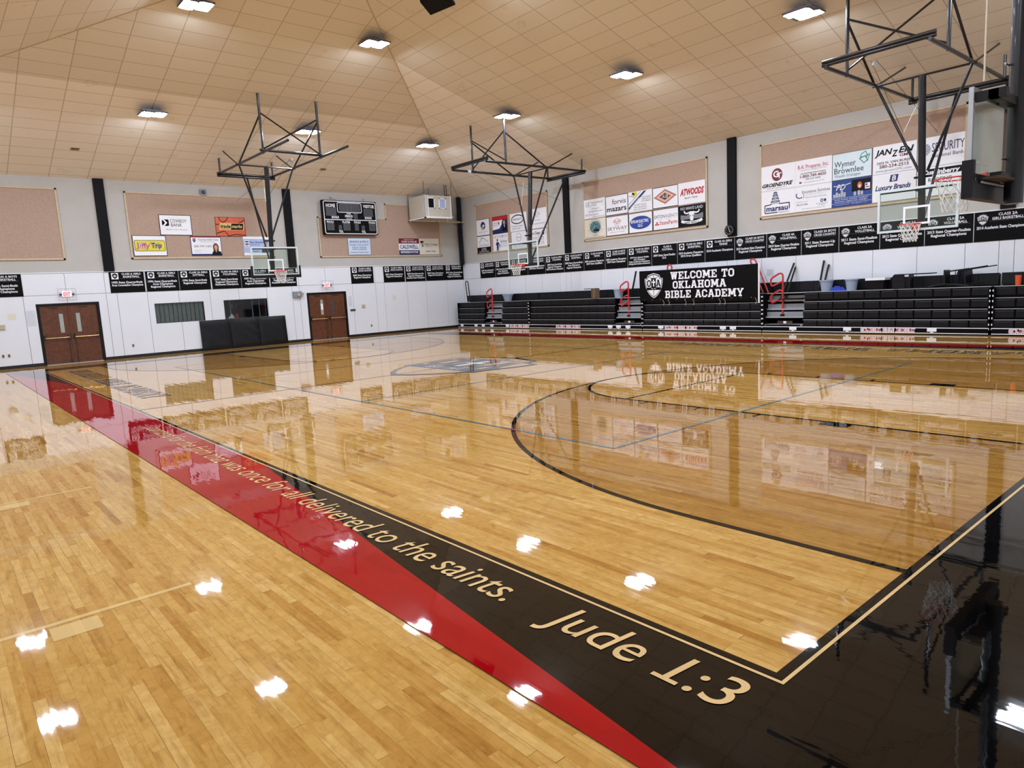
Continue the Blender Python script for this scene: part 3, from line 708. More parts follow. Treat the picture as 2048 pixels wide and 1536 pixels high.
# ================================================================== WALL ITEMS
def pinboard(mtx, outline, label, holes=()):
    """outline: list of rects (x0,y0,x1,y1) in local wall coords forming one board"""
    o = empty('pin_board', mtx=mtx)
    b = MB()
    for x0, y0, x1, y1 in outline: b.box((x0, y0, .004), (x1, y1, .022))
    b.build('board_fabric', 'fabric', o)
    return o
def trim_path(o, pts, w=.06, closed=True):
    b = MB(); n = len(pts)
    for i in range(n):
        (x0, y0), (x1, y1) = pts[i], pts[(i + 1) % n]
        xa, xb = min(x0, x1), max(x0, x1); ya, yb = min(y0, y1), max(y0, y1)
        b.box((xa - w / 2, ya - w / 2, .004), (xb + w / 2, yb + w / 2, .045))
    b.build('board_trim', 'trim', o)
def simple_board(mtx, w, h, label):
    o = pinboard(mtx, [(0, 0, w, h)], label); trim_path(o, [(.03, .03), (w - .03, .03), (w - .03, h - .03), (.03, h - .03)]); tag(o, label, 'pin board', 'burlap pin boards'); return o
simple_board(far_m(-4.2, 3.82), 5.65, 2.58, 'empty burlap pin board with wood trim at the left edge of the far wall')
simple_board(far_m(3.64, 3.82), 5.72, 2.58, 'burlap pin board carrying five sponsor signs behind the far hoop')
o = pinboard(far_m(11.52, 3.8), [(0, 0, 3.62, 1.86), (3.62, 0, 6.86, 2.58)], '')
trim_path(o, [(.03, .03), (6.83, .03), (6.83, 2.55), (3.62, 2.55), (3.62, 1.83), (.03, 1.83)])
tag(o, 'stepped burlap pin board behind the scoreboard and the hanging heater', 'pin board', 'burlap pin boards')
simple_board(right_m(27.25, 3.79), 5.43, 2.53, 'burlap pin board with eight signs, nearest the far corner on the right wall')
simple_board(right_m(19.56, 3.8), 6.27, 2.55, 'burlap pin board with two full rows of five signs above the bleachers')
simple_board(right_m(11.19, 3.85), 6.22, 2.52, 'burlap pin board with eight signs behind the nearest side hoop')
simple_board(right_m(2.9, 3.85), 5.2, 2.52, 'burlap pin board at the near end of the right wall, outside the photo')

SW, SHH = 1.215, .805
def sign(mtx, label, w=SW, h=SHH, face='white', edge=None):
    """a sponsor sign; mtx places its lower left corner"""
    o = MB().box((0, 0, 0), (w, h, .012)).build('sponsor_sign', edge or face); o.matrix_world = mtx
    if edge: MB().rect(.022, .022, w - .022, h - .022, .0135).build('sign_face', face, o)
    tag(o, label, 'sign', 'sponsor signs'); return o
ZL, ZU = 3.905, 4.75
SO = .03
class Art:
    """collects flat artwork per colour for one sign"""
    def __init__(s, o): s.o = o; s.m = {}; s.n = 0
    def __getitem__(s, k):
        nm, c = k if isinstance(k, tuple) else ('lettering', k)
        if (nm, c) not in s.m: s.m[(nm, c)] = MB()
        return s.m[(nm, c)]
    def done(s):
        for (nm, c), b in s.m.items():
            if b.v: b.build(nm, c, s.o)
Z1, Z2, Z3 = .016, .0185, .021
# -- far wall, middle board
o = sign(far_m(3.74, 3.93, SO), 'white sign with a yellow rounded badge and outlined script, lower left of the middle board', edge='ink'); a = Art(o)
def rrect(x0, y0, x1, y1, r): 
    p = []
    for cx, cy, t0 in ((x1 - r, y1 - r, 0), (x0 + r, y1 - r, PI / 2), (x0 + r, y0 + r, PI), (x1 - r, y0 + r, 1.5 * PI)):
        p += [(cx + r * math.cos(t0 + PI / 2 * i / 6), cy + r * math.sin(t0 + PI / 2 * i / 6)) for i in range(7)]
    return p
a[('badge', 'yellow')].poly(rrect(.06, .2, 1.155, .61, .05), Z1); a[('badge_line', 'ink')].stroke(rrect(.06, .2, 1.155, .61, .05), .018, Z2, True)
a[('lettering_outline', 'ink')].text('Jiffy', .36, .32, .19, .5, Z2, .085); a[('lettering_outline', 'ink')].text('Trip', .85, .32, .19, .42, Z2, .085)
a['white'].text('Jiffy', .36, .32, .19, .46, Z3, .055); a['white'].text('Trip', .85, .32, .19, .38, Z3, .055)
a['red'].text('Jiffy', .36, .32, .19, .44, Z3 + .002, .005); a['ink'].text('Trip', .85, .32, .19, .36, Z3 + .002, .02); a.done()
o = sign(far_m(4.78, 4.75, SO), 'white sign with a black chevron block and two-line capital name, upper middle', edge='ink'); a = Art(o)
a[('logo', 'ink')].poly(rrect(.12, .36, .36, .62, .05), Z1); a[('logo_chevron', 'white')].poly([(.1, .64), (.17, .64), (.3, .49), (.17, .34), (.1, .34), (.22, .49)], Z2); a[('logo', 'dgray')].poly([(.1, .6), (.19, .49), (.1, .38)], Z1)
a['ink'].text('COWBOY', .72, .5, .13, .62, Z1); a['ink'].text('BANK', .64, .34, .13, .42, Z1); a['gray'].text('- Build Your Brand -', .62, .2, .05, .9, Z1); a.done()
o = sign(far_m(5.88, 3.93, SO), 'white sign with red top bar, phone number and a small portrait of a smiling woman', edge='navy'); a = Art(o)
a[('top_bar', 'maroon')].rect(0, .74, SW, SHH, Z1); a[('bottom_bar', 'navy')].rect(0, 0, SW, .07, Z1)
a[('logo', 'red')].poly([(.07, .7), (.22, .7), (.19, .64), (.1, .64)], Z1); a[('logo', 'navy')].poly([(.07, .63), (.22, .63), (.145, .53)], Z1)
a['navy'].text('Courtney Colby Tucker', .72, .62, .065, .84, Z1, .01); a['gray'].text('RE/MAX Premier, Realtor', .68, .545, .035, .6, Z1); a['dgray'].text('580-747-1691', .46, .34, .085, .7, Z1)
for i, w in enumerate((.28, .24, .34)): a['lgray'].rect(.1, .12 + i * .05, .1 + w, .13 + i * .05, Z1)
a[('portrait_hair', 'brownhair')].ell(.98, .34, .12, .17, Z1); a[('portrait_hair', 'brownhair')].rect(.87, .14, 1.09, .3, Z1); a[('portrait_jacket', 'ink')].poly([(.8, .02), (1.2, .02), (1.17, .16), (1.04, .2), (.92, .2), (.83, .15)], Z2)
a[('portrait_face', 'skin')].ell(.98, .34, .065, .09, Z2); a[('portrait_face', 'skin')].poly([(.95, .26), (1.01, .26), (1.0, .14), (.96, .14)], Z3); a.done()
o = sign(far_m(6.94, 4.72, SO), 'orange basketball-patterned sign with a two-tone tan and black name plate', w=1.24, edge='brownhair', face='orange'); a = Art(o)
for p in ([(.16, .8), (.2, .66), (.32, .58), (.46, .66), (.54, .8)], [(0, .5), (.12, .5), (.2, .52)], [(.95, .56), (1.1, .62), (1.24, .72)], [(0, .12), (.16, .17), (.35, .23)], [(.36, .22), (.46, .1), (.5, 0)], [(.5, .02), (.8, .09), (1.24, .05)]): a[('ball_seam', 'ink')].stroke(p, .03, Z1)
a[('name_plate', 'gold')].poly([(.14, .26), (1.16, .26), (1.2, .56), (.18, .56)], Z2); a[('name_plate', 'ink')].poly([(.62, .28), (1.12, .28), (1.16, .54), (.66, .54)], Z3)
a['ink'].text('trade', .4, .36, .13, .42, Z3, .03, .25); a['gold'].text('marks', .88, .36, .13, .44, Z3 + .002, .03, .25); a['ink'].text('SCREEN PRINTING', .4, .295, .03, .4, Z3); a.done()
o = sign(far_m(8.02, 3.92, SO), 'pale blue sign with a man in a grey suit, partly behind the far hoop', face='white'); a = Art(o)
a[('sky_field', 'lblue')].rect(0, .12, SW, .7, Z1); a[('logo', 'white')].rect(.06, .36, .24, .64, Z2); a[('logo', 'ink')].rect(.08, .56, .22, .61, Z3); a[('logo', 'ink')].rect(.08, .46, .22, .51, Z3); a[('logo', 'red')].rect(.09, .39, .21, .42, Z3)
a['navy'].text('Dan Snyder', .58, .53, .075, .6, Z2, .02); a['blue'].text('Realtor', .52, .44, .05, .4, Z2); a['dgray'].text('RE/MAX', .52, .15, .05, .26, Z2)
a[('portrait_hair', 'brownhair')].ell(.96, .56, .09, .11, Z2); a[('portrait_face', 'skin')].ell(.95, .52, .07, .1, Z3); a[('portrait_suit', 'dgray')].poly([(.76, .12), (1.17, .12), (1.13, .34), (1.0, .41), (.9, .41), (.8, .34)], Z3); a.done()
# -- far wall, stepped board
o = sign(far_m(12.96, 3.9, SO), 'pale blue sign with five lines of dark blue text under the scoreboard', face='lblue', edge='gray'); a = Art(o)
MB().rect(.02, .02, SW - .02, SHH - .02, .0145).build('sign_face', mat('ice_blue_print', (206, 222, 244), .5, var=.01), o)
for s, y, h, w in (('JENKINS & PRICE', .58, .1, 1.02), ('FACILITY SOLUTIONS', .44, .08, 1.0), ('SUPPLIES, TRAINING,', .33, .06, .8), ('RENTAL & REPAIRS', .24, .06, .74), ('JENKINSPRICE.COM 877-670-8016', .1, .05, 1.02)): a['navy'].text(s, .6, y, h, w, Z2, .005)
a.done()
o = sign(far_m(15.77, 3.9, SO), 'campaign sign in maroon, white and navy bands on the stepped board', face='white'); a = Art(o)
a[('top_band', 'maroon')].rect(0, .55, SW, SHH, Z1); a[('bottom_band', 'navy')].rect(0, 0, SW, .22, Z1)
for i in range(7): a[('stars', 'white')].ell(.33 + i * .09, .74, .022, .022, Z2, 8)
a['white'].text('CHAD & HALLIE', .62, .6, .085, .9, Z2, .01); a['navy'].text('CALDWELL', .61, .3, .18, 1.08, Z2, .02); a['white'].text('REPRESENTATIVE', .61, .075, .1, 1.04, Z2, .02); a.done()
o = sign(far_m(17.0, 3.9, SO), 'cream sign with a black flag-like logo and college name, right end of the stepped board', face='offwhite'); a = Art(o)
a[('logo', 'ink')].poly([(.05, .68), (.28, .68), (.24, .6), (.15, .58), (.1, .54)], Z1); a[('logo', 'ink')].rect(.15, .38, .19, .56, Z1); a[('logo', 'ink')].rect(.22, .38, .25, .58, Z1)
a['dgray'].text('Tabor College', .72, .46, .11, .82, Z1); a['gray'].text('Decidedly Christian', .58, .38, .035, .46, Z1); a['dgray'].text('tabor.edu', .68, .12, .11, .6, Z1); a.done()
# -- right wall: columns by Y of left edge
def rs(yl, row, label, **kw): return sign(right_m(yl, ZL if row == 0 else ZU, SO), label, **kw)
# board nearest the corner
o = sign(right_m(27.2, 4.7, SO), 'black-edged white sign with a dark and tan eagle head disc', w=1.1, h=.84, edge='ink'); a = Art(o)
a[('logo', 'navy')].ell(.56, .5, .19, .2, Z1); a[('logo_wing', 'gold')].poly([(.36, .5), (.42, .33), (.56, .27), (.68, .3), (.52, .4)], Z2); a[('logo_head', 'white')].poly([(.5, .5), (.6, .57), (.72, .5), (.62, .46), (.6, .36)], Z2)
a['gray'].text('FIRST BAPTIST SCHOOL', .56, .17, .045, .8, Z1); a['lgray'].text('of Enid', .56, .1, .04, .3, Z1); a.done()
o = sign(right_m(27.2, 3.82, SO), 'white sign with a black house-roof outline over a black lower third', w=1.1, h=.88, edge='ink'); a = Art(o)
a[('lower_band', 'ink')].rect(0, 0, 1.1, .3, Z1); a[('roof_logo', 'ink')].stroke([(.16, .52), (.34, .68), (.34, .78), (.4, .78), (.4, .72), (.5, .78), (.92, .55)], .022, Z1); a['dgray'].text('K-di-s Financial', .58, .36, .085, .8, Z1, shear=.3)
for s, y in (('Serving Enid', .21), ('580-548-2766', .13), ('Best City Home, We\'ll sell', .05)): a['white'].text(s, .55, y, .05, z=Z2, maxw=.9, bold=.01)
a.done()
o = sign(right_m(25.88, 4.69, SO), 'red, white and navy sign with a dark-haired man in a suit', w=1.17, h=.85, edge='ink', face='white'); a = Art(o)
a[('red_band', 'red')].rect(.02, .65, 1.15, .83, Z1); a[('blue_field', 'navy')].poly([(.02, .02), (1.15, .02), (1.15, .65), (.8, .64), (.72, .4), (.55, .24), (.02, .2)], Z1)
a[('logo', 'red')].ell(.52, .56, .05, .03, Z2); a[('logo', 'navy')].poly([(.46, .52), (.58, .52), (.52, .4)], Z2); a['dgray'].text('JUSTIN', .25, .5, .06, .34, Z2); a['dgray'].text('RE/MAX', .25, .4, .05, .34, Z2)
a[('portrait_hair', 'ink')].ell(.93, .55, .1, .13, Z2); a[('portrait_face', 'skin')].ell(.94, .52, .07, .1, Z3); a[('portrait_suit', 'ink')].poly([(.78, .1), (1.14, .1), (1.12, .36), (1.02, .42), (.88, .42), (.8, .34)], Z3); a[('portrait_shirt', 'white')].poly([(.92, .4), (.99, .4), (.955, .24)], Z3 + .002); a.done()
o = sign(right_m(25.88, 3.82, SO), 'white sign with a dark blue standing figure and coloured letter row on top', w=1.17, h=.86, face='white'); a = Art(o)
for i, (s, c) in enumerate((('KIWA', 'gold'), ('TOWN', 'lblue'), ('OF', 'gray'), ('SPORT', 'lgray'))): a[c].text(s, .17 + i * .28, .66, .12, .24, Z1, .02)
a[('figure', 'navy')].ell(.34, .56, .05, .06, Z1); a[('figure', 'navy')].poly([(.2, .34), (.28, .47), (.4, .47), (.5, .36), (.56, .26), (.48, .12), (.5, .27), (.42, .36), (.42, .2), (.44, .02), (.38, .02), (.36, .18), (.32, .02), (.26, .02), (.28, .3)], Z1)
a['dgray'].text('Bulldogs', .84, .42, .12, .5, Z1, shear=.2); a['gray'].text('DEL CITY, OK', .84, .3, .05, .5, Z1); a['gray'].text('SPORTSWEAR', .84, .2, .05, .5, Z1); a.done()
o = sign(right_m(24.49, 4.68, SO), 'white sign with a heavy black oval ring, behind the side hoop mast', w=1.22, h=.86, face='white'); a = Art(o)
a[('oval', 'ink')].ring(.55, .56, .44, .2, .045, Z1); a['navy'].text('NORTHCUTT', .55, .52, .085, .7, Z2); a['dgray'].text('Plumbing & Heating', .5, .22, .055, .8, Z1); a['dgray'].text('580 233-4200', .45, .1, .055, .6, Z1); a.done()
o = sign(right_m(24.46, 3.82, SO), 'thin-framed white sign with a small round car badge, behind the side hoop board', w=1.15, h=.86, face='white', edge='gray'); a = Art(o)
a[('badge', 'dgray')].ring(.56, .56, .17, .19, .014, Z1); a['dgray'].text('NISSAN', .56, .53, .05, .34, Z2)
for i, s in enumerate(('STEVENS NISSAN', 'ENID OKLAHOMA', '580-234-0841')): a['gray'].text(s, .57, .28 - i * .09, .045, .8, Z1)
a.done()
o = sign(right_m(23.04, 4.67, SO), 'white sign with a small black square logo and pale grey text lines', w=1.15, h=.92, face='white'); a = Art(o)
a[('logo', 'ink')].rect(.3, .62, .42, .76, Z1); a[('logo_mark', 'white')].ell(.36, .69, .03, .03, Z2, 12)
for s, x, y, w in (('Full', .56, .71, .12), ('Family', .62, .64, .22), ('Dental', .5, .55, .22), ('Dr. Boyer', .55, .36, .4), ('2510 Heritage Trail  580-234-5200', .58, .2, .9)): a['gray'].text(s, x, y, .05, w, Z1)
a.done()
o = sign(right_m(23.06, 3.82, SO), 'white sign with red and black heading and a water drop in a house outline', w=1.17, h=.84, face='white', edge='ink'); a = Art(o)
a['red'].text('Pro', .16, .58, .13, .22, Z1, .02); a['ink'].text('Clean', .5, .58, .13, .4, Z1, .02); a[('house_drop', 'ink')].stroke([(.8, .55), (.8, .66), (.93, .78), (1.06, .66), (1.06, .55)], .02, Z1); a[('house_drop', 'ink')].ell(.93, .58, .04, .06, Z1); a['gray'].text('of Enid', .6, .5, .04, .3, Z1)
for s, y in (('Carpet Cleaning', .4), ('Water Extraction', .3), ('& Tile Cleaning', .2), ('580-548-2775', .09)): a['dgray'].text(s, .56, y, .065, .78, Z1)
a.done()
# two-row board of ten
cx = [19.5, 18.26, 17.03, 15.79, 14.58]
o = rs(cx[0], 1, 'pale lilac-white sign with two linked rings and faint script'); a = Art(o)
a[('rings', 'gray')].ring(.2, .6, .1, .1, .014, Z1); a[('rings', 'gray')].ring(.36, .6, .1, .1, .012, Z1); a['dgray'].text('eo', .2, .575, .05, .12, Z1)
for s, x, y, h, w in (('emmanuel', .78, .62, .09, .6), ('enid', .6, .52, .08, .22), ('loving god', .66, .38, .06, .42), ('strengthening people', .66, .27, .06, .8), ('2505 West Garriott', .44, .13, .06, .8), ('emmanuelenid.org', .82, .04, .05, .66)): a['gray'].text(s, x, y, h, w, Z1)
a.done()
o = rs(cx[0], 0, 'cream sign with a round teal mountain and pine tree badge', face='offwhite'); a = Art(o)
a[('badge', 'teal')].ell(.62, .46, .3, .24, Z1); a[('badge_ring', 'ink')].ring(.62, .46, .3, .24, .018, Z2); a[('mountain', 'ink')].stroke([(.36, .4), (.58, .64), (.66, .54), (.72, .6), (.88, .42)], .022, Z2)
for x, h in ((.56, .16), (.64, .2), (.72, .24), (.8, .15)): a[('pine', 'ink')].poly([(x - .05, .28), (x + .05, .28), (x, .28 + h)], Z3)
for i in range(8):
    t = PI * (.16 + .68 * i / 7); a['ink'].text('HUMCREEK'[7 - i], .62 + .38 * math.cos(t), .42 + .32 * math.sin(t), .06, .05, Z1)
for i in range(13):
    t = PI * (1.12 + .76 * i / 12); a['ink'].text('MOUNTAINLODGE'[i], .62 + .4 * math.cos(t), .46 + .33 * math.sin(t), .04, .035, Z1)
a['dgray'].text('BOISE, OK', .62, .09, .04, .3, Z1); a['ink'].text('thecreekmountainlodge.com', .6, .025, .04, 1.05, Z1); a.done()
o = rs(cx[1], 1, 'black-framed white sign with a two-line lower-case name', edge='ink'); a = Art(o)
a['dgray'].text('forvis', .74, .44, .2, .74, Z1, .005); a['ink'].text('mazars', .6, .16, .2, 1.06, Z1, .02); a.done()
o = rs(cx[1], 0, 'black-framed white sign with winged wheel emblem and wide red capitals', edge='ink'); a = Art(o)
a[('emblem', 'pink')].ring(.6, .54, .14, .15, .018, Z1); a[('emblem', 'copper')].stroke([(.38, .56), (.5, .56), (.6, .46), (.7, .56), (.84, .56)], .03, Z1); a[('emblem', 'copper')].stroke([(.4, .62), (.52, .62), (.6, .54), (.68, .62), (.82, .62)], .022, Z1)
a['maroon'].text('SKYWAY', .6, .22, .14, 1.06, Z1); a['gray'].text('HONDA OF ENID', .6, .12, .04, .8, Z1); a.done()
o = rs(cx[2], 1, 'white sign crossed by a blue, yellow and black diagonal graphic'); a = Art(o)
a[('stripe', 'navy')].poly([(.02, .1), (.02, .2), (.8, .78), (.95, .78)], Z1); a[('stripe', 'lgray')].poly([(.1, .19), (.14, .18), (.6, .52), (.56, .55)], Z2); a[('stripe', 'lblue')].poly([(.02, .28), (.02, .33), (.62, .78), (.7, .78)], Z1); a[('stripe', 'yellow')].poly([(.2, .6), (.3, .56), (.5, .72), (.42, .79), (.28, .79)], Z2); a[('stripe', 'ink')].poly([(.2, .72), (.3, .66), (.36, .72), (.24, .79)], Z3); a['blue'].text('AUS', .14, .62, .06, .14, Z2)
for s, x, y in (('DRAIN KLEANING', .93, .52), ('SERVICE', .93, .44), ('PLUMBING', .93, .36), ('426 WEST WILLOW', .62, .24), ('ENID, OKLAHOMA', .62, .15), ('PH 233-0707', .62, .06)): a['dgray'].text(s, x, y, .05, .46 if y > .3 else .62, Z1)
a.done()
o = rs(cx[2], 0, 'white sign with a bright blue oval holding white capitals', edge='ink'); a = Art(o)
a[('oval', 'blue')].ell(.6, .4, .52, .24, Z1); a[('oval_ring', 'navy')].ring(.6, .4, .53, .25, .02, Z2); a[('oval_dots', 'navy')].ell(1.12, .5, .02, .02, Z2, 8); a['white'].text('BYRUM ELECTRIC', .58, .4, .11, .9, Z3, .03); a['white'].text('LLC', .6, .24, .11, .24, Z3, .03); a.done()
o = rs(cx[3], 1, 'black-framed white sign with a copper and black diamond logo', edge='ink'); a = Art(o)
for r_, c, z in ((1., 'ink', Z1), (.94, 'copper', Z2), (.7, 'white', Z3), (.62, 'copper', Z3 + .002), (.42, 'ink', Z3 + .004)): a[('diamond', c)].poly([(.6 + .54 * r_, .42), (.6, .42 + .28 * r_), (.6 - .54 * r_, .42), (.6, .42 - .28 * r_)], z)
a['white'].text('ASB', .6, .365, .12, .3, Z3 + .006, shear=.3); a.done()
o = rs(cx[3], 0, 'white sign with grey capitals over red lettering and three small ovals', edge='ink'); a = Art(o)
a['dgray'].text('EATON', .32, .46, .12, .5, Z1, .005); a['gray'].text('AGENCY', .88, .46, .12, .58, Z1); a['lgray'].text('EST. 1988', .55, .39, .03, .6, Z1)
for x, y in ((.14, .22), (.24, .22), (.19, .29)): a[('logo', 'red')].ell(x, y, .05, .03, Z1)
a['red'].text('StateFarm', .74, .2, .14, .84, Z1, .01); a.done()
o = rs(cx[4], 1, 'white sign with slanted red capitals, topmost right on the board of ten', w=1.2); a = Art(o)
a['red'].text('ATWOODS', .62, .34, .22, 1.06, Z1, .05, .25); a['dgray'].text('Ranch + Home', .58, .2, .07, .58, Z1, .01, .2); a.done()
o = rs(cx[4], 0, 'black sign with a white longhorn skull above a ribbon', face='ink', w=1.2); a = Art(o)
a[('mountains', 'gray')].poly([(.1, .28), (.1, .46), (.35, .42), (.6, .5), (.85, .42), (1.1, .48), (1.1, .28)], Z1)
a[('skull', 'white')].poly([(.48, .5), (.5, .56), (.7, .56), (.72, .5), (.69, .4), (.66, .22), (.54, .22), (.51, .4)], Z2); a[('skull', 'white')].stroke([(.52, .53), (.4, .5), (.3, .52), (.26, .6)], .05, Z2); a[('skull', 'white')].stroke([(.68, .53), (.8, .5), (.9, .52), (.94, .6)], .05, Z2)
a[('skull_eye', 'ink')].ell(.54, .4, .018, .03, Z3); a[('skull_eye', 'ink')].ell(.66, .4, .018, .03, Z3)
a[('ribbon', 'white')].stroke([(.14, .24), (.2, .2), (.4, .16), (.6, .145), (.8, .16), (1.0, .2), (1.06, .24)], .1, Z2); a['ink'].text('BEEF JERKY', .6, .12, .055, .66, Z3, .02); a['lgray'].text("NO MAN'S LAND", .6, .64, .1, 1.0, Z1, .03); a.done()
# nearest board
cx = [11.14, 9.92, 8.7, 7.46, 6.22]
rs2 = lambda yl, row, label, **kw: sign(right_m(yl, 3.95 if row == 0 else 4.78, SO), label, h=.82, **kw)
o = rs2(cx[0], 1, 'white sign with a dark red disc monogram and wide slanted capitals'); a = Art(o)
a[('disc', 'maroon')].ell(.58, .5, .19, .21, Z1); a['white'].text('G', .54, .42, .2, .2, Z2, .03); a['white'].text('T', .66, .38, .17, .16, Z2, .03); a['ink'].text('GROENDYKE', .59, .12, .11, 1.1, Z1, .04, .35); a['gray'].text('ENERGIZED  BEHIND YOU', .55, .05, .03, .7, Z1); a.done()
o = rs2(cx[0], 0, 'white sign with a navy drilling derrick over a boxed lower-case name'); a = Art(o)
d = a[('derrick', 'navy')]
d.stroke([(.36, .36), (.49, .76), (.55, .76), (.68, .36)], .022, Z1); 
for y, w in ((.44, .17), (.54, .13), (.64, .1), (.72, .07)): d.rect(.52 - w, y, .52 + w, y + .022, Z1)
for y0, y1, w0, w1 in ((.36, .44, .16, .13), (.44, .54, .13, .1), (.54, .64, .1, .07), (.64, .72, .07, .05)): d.stroke([(.52 - w0, y0), (.52 + w1, y1)], .013, Z1); d.stroke([(.52 + w0, y0), (.52 - w1, y1)], .013, Z1)
a[('name_box', 'ink')].stroke([(.6, .08), (.16, .08), (.14, .1), (.14, .34), (.36, .36)], .03, Z1); a[('name_box', 'ink')].stroke([(.68, .36), (1.02, .36), (1.02, .16)], .03, Z1)
a['navy'].text('marsau', .58, .14, .17, .78, Z1, .03); a['dgray'].text('enterprises inc', .82, .06, .045, .4, Z1); a.done()
o = rs2(cx[1], 1, 'white sign with red heading and a dark red toll-free number'); a = Art(o)
a['red'].text('B-K Propane, Inc.', .6, .54, .12, 1.02, Z1, .005); a['gray'].text('A Propane Service - A Company You Can Trust', .6, .48, .03, .9, Z1); a['ink'].text('Auto Fill & Budget Delivery Programs', .6, .37, .04, .84, Z1, .01); a['maroon'].text('1-800-749-4430', .6, .25, .09, .86, Z1, .02); a['dgray'].text('580-233-4400', .6, .17, .06, .5, Z1); a[('truck', 'maroon')].rect(.14, .08, .22, .13, Z1); a['gray'].text('801 N. Independence, Enid, OK 73701', .64, .085, .03, .66, Z1); a.done()
o = rs2(cx[1], 0, 'white sign with a black and orange swoosh beside thin serif lettering'); a = Art(o)
a[('swoosh', 'navy')].ring(.16, .54, .12, .1, .03, Z1, PI * .8, PI * 1.75, 16); a[('swoosh', 'orange')].ring(.24, .5, .06, .09, .02, Z1, -1.2, 1.2, 12); a['dgray'].text('Insurance Services', .7, .58, .1, .92, Z1); a['lgray'].text('N O R T H W E S T', .7, .5, .05, .66, Z1); a['gray'].text('HEALTH, LIFE & ANNUITIES', .7, .42, .035, .7, Z1)
a[('badge', 'navy')].ring(.9, .29, .04, .04, .025, Z1); a[('badge', 'navy')].rect(.97, .25, 1.04, .33, Z1); a['gray'].text('BlueCross BlueShield', .9, .19, .03, .36, Z1); a['gray'].text('of Oklahoma', .9, .14, .03, .22, Z1); a['gray'].text('Quality Plans You Can', .24, .3, .03, .4, Z1); a['dgray'].text('580.242.2888', .24, .2, .05, .38, Z1); a['gray'].text('301 S. Independence  Enid, Oklahoma 73701', .62, .07, .025, .76, Z1); a.done()
o = rs2(cx[2], 1, 'pale mint sign with a green folded triangle and two-line dark name', face='white', edge='dgray'); a = Art(o)
MB().rect(.015, .015, SW - .015, .805, .0145).build('sign_face', mat('mint_print', (214, 230, 238), .5, var=.01), o)
for p in ([(.86, .6), (1.08, .62), (1.02, .76), (.9, .7)], [(.84, .56), (1.0, .62), (1.08, .5), (.98, .42)], [(1.04, .62), (1.14, .66), (1.08, .46)]): a[('triangle', 'green')].stroke(p, .022, Z2, True)
a['dgray'].text('Wymer', .4, .4, .17, .66, Z2, .004); a['dgray'].text('Brownlee', .52, .2, .17, .9, Z2, .004); a['gray'].text('Wealth Strategies', .48, .08, .09, .8, Z2); a.done()
o = rs2(cx[2], 0, 'deep blue sign with a white monogram, a flame photo and a row of cylinders', face='navy'); a = Art(o)
MB().rect(0, 0, SW, .82, .0135).build('sign_face', mat('cobalt_print', (30, 62, 136), .5, var=.02), o)
a[('photo', 'ink')].rect(.62, .42, SW - .02, .78, Z1); a[('flame', 'orange')].ell(.86, .6, .07, .1, Z2); a[('flame', 'offwhite')].ell(.86, .57, .035, .05, Z3); a[('flag_badge', 'white')].rect(1.02, .46, 1.17, .64, Z2); a[('flag_badge', 'red')].rect(1.04, .5, 1.15, .53, Z3); a[('flag_badge', 'navy')].rect(1.04, .56, 1.09, .62, Z3)
a['white'].text('PD', .28, .52, .17, .3, Z2, .01, .4); a[('swoosh', 'white')].stroke([(.06, .66), (.2, .64), (.42, .66), (.58, .7)], .02, Z2)
for i, (x, h) in enumerate(((.08, .1), (.16, .16), (.24, .12), (.32, .2), (.4, .14), (.72, .12), (.84, .14), (.93, .12))): a[('cylinders', 'lgray')].rect(x - .035, .3, x + .035, .3 + h, Z2)
a[('rule', 'lblue')].rect(0, .26, SW, .275, Z2); a[('rule', 'lblue')].rect(0, .1, SW, .112, Z2)
a['white'].text('VALVES  FITTINGS  CASTINGS  CONTRACT', .6, .2, .035, 1.04, Z2); a['white'].text('MACHINING  FABRICATION  ASSEMBLY', .6, .14, .035, 1.0, Z2); a['lblue'].text('www.pdinc.com   sales@pdinc.com', .6, .05, .035, 1.0, Z2); a.done()
o = rs2(cx[3], 1, 'white car dealer sign with staggered italic capitals and a red phone number'); a = Art(o)
a['ink'].text('JAN', .3, .54, .16, .5, Z1, .03, .25); a['ink'].text('Z', .62, .46, .17, .18, Z1, .03, .25); a['ink'].text('EN', .93, .54, .16, .42, Z1, .03, .25); a['maroon'].text('GMC', .92, .43, .075, .34, Z2, .02); a['ink'].text('2602 N. VAN BUREN', .6, .28, .07, .98, Z1, .01); a['maroon'].text('580-234-2515', .6, .16, .09, .82, Z1, .02); a['gray'].text('www.JanzenGMC.com', .58, .05, .07, 1.0, Z1); a.done()
o = rs2(cx[3], 0, 'white sign with a slanted navy square logo behind the hoop board edge'); a = Art(o)
a[('logo', 'navy')].poly([(.48, .56), (.7, .56), (.74, .76), (.52, .76)], Z1); a['white'].text('B', .61, .59, .14, .12, Z2, .02, .15); a['navy'].text('Luxury Brands', .58, .34, .14, 1.0, Z1, .03, .3); a.done()
o = rs2(cx[4], 1, 'white bank sign with tall navy serif capitals and a striped globe'); a = Art(o)
for i in range(7): yy = .34 + i * .045; w = .14 * math.sqrt(max(0, 1 - ((i - 3) / 3.6) ** 2)); a[('globe', 'navy')].rect(.2 - w, yy, .2 + w, yy + .02, Z1)
a['navy'].text('SECURITY', .78, .4, .24, .82, Z1, .002); a['navy'].text('National Bank', .78, .24, .1, .8, Z1); a.done()
o = rs2(cx[4], 0, 'white sign with a black rounded bar of script lettering at its top'); a = Art(o)
a[('bar', 'ink')].poly(rrect(.04, .58, 1.18, .76, .08), Z1); a['white'].text('Cushinberry', .62, .6, .13, .96, Z2, .04, .2); a['dgray'].text('ROOFING', .6, .4, .1, .6, Z1, .02); a['dgray'].text('580-237-4400', .6, .24, .08, .7, Z1); a.done()

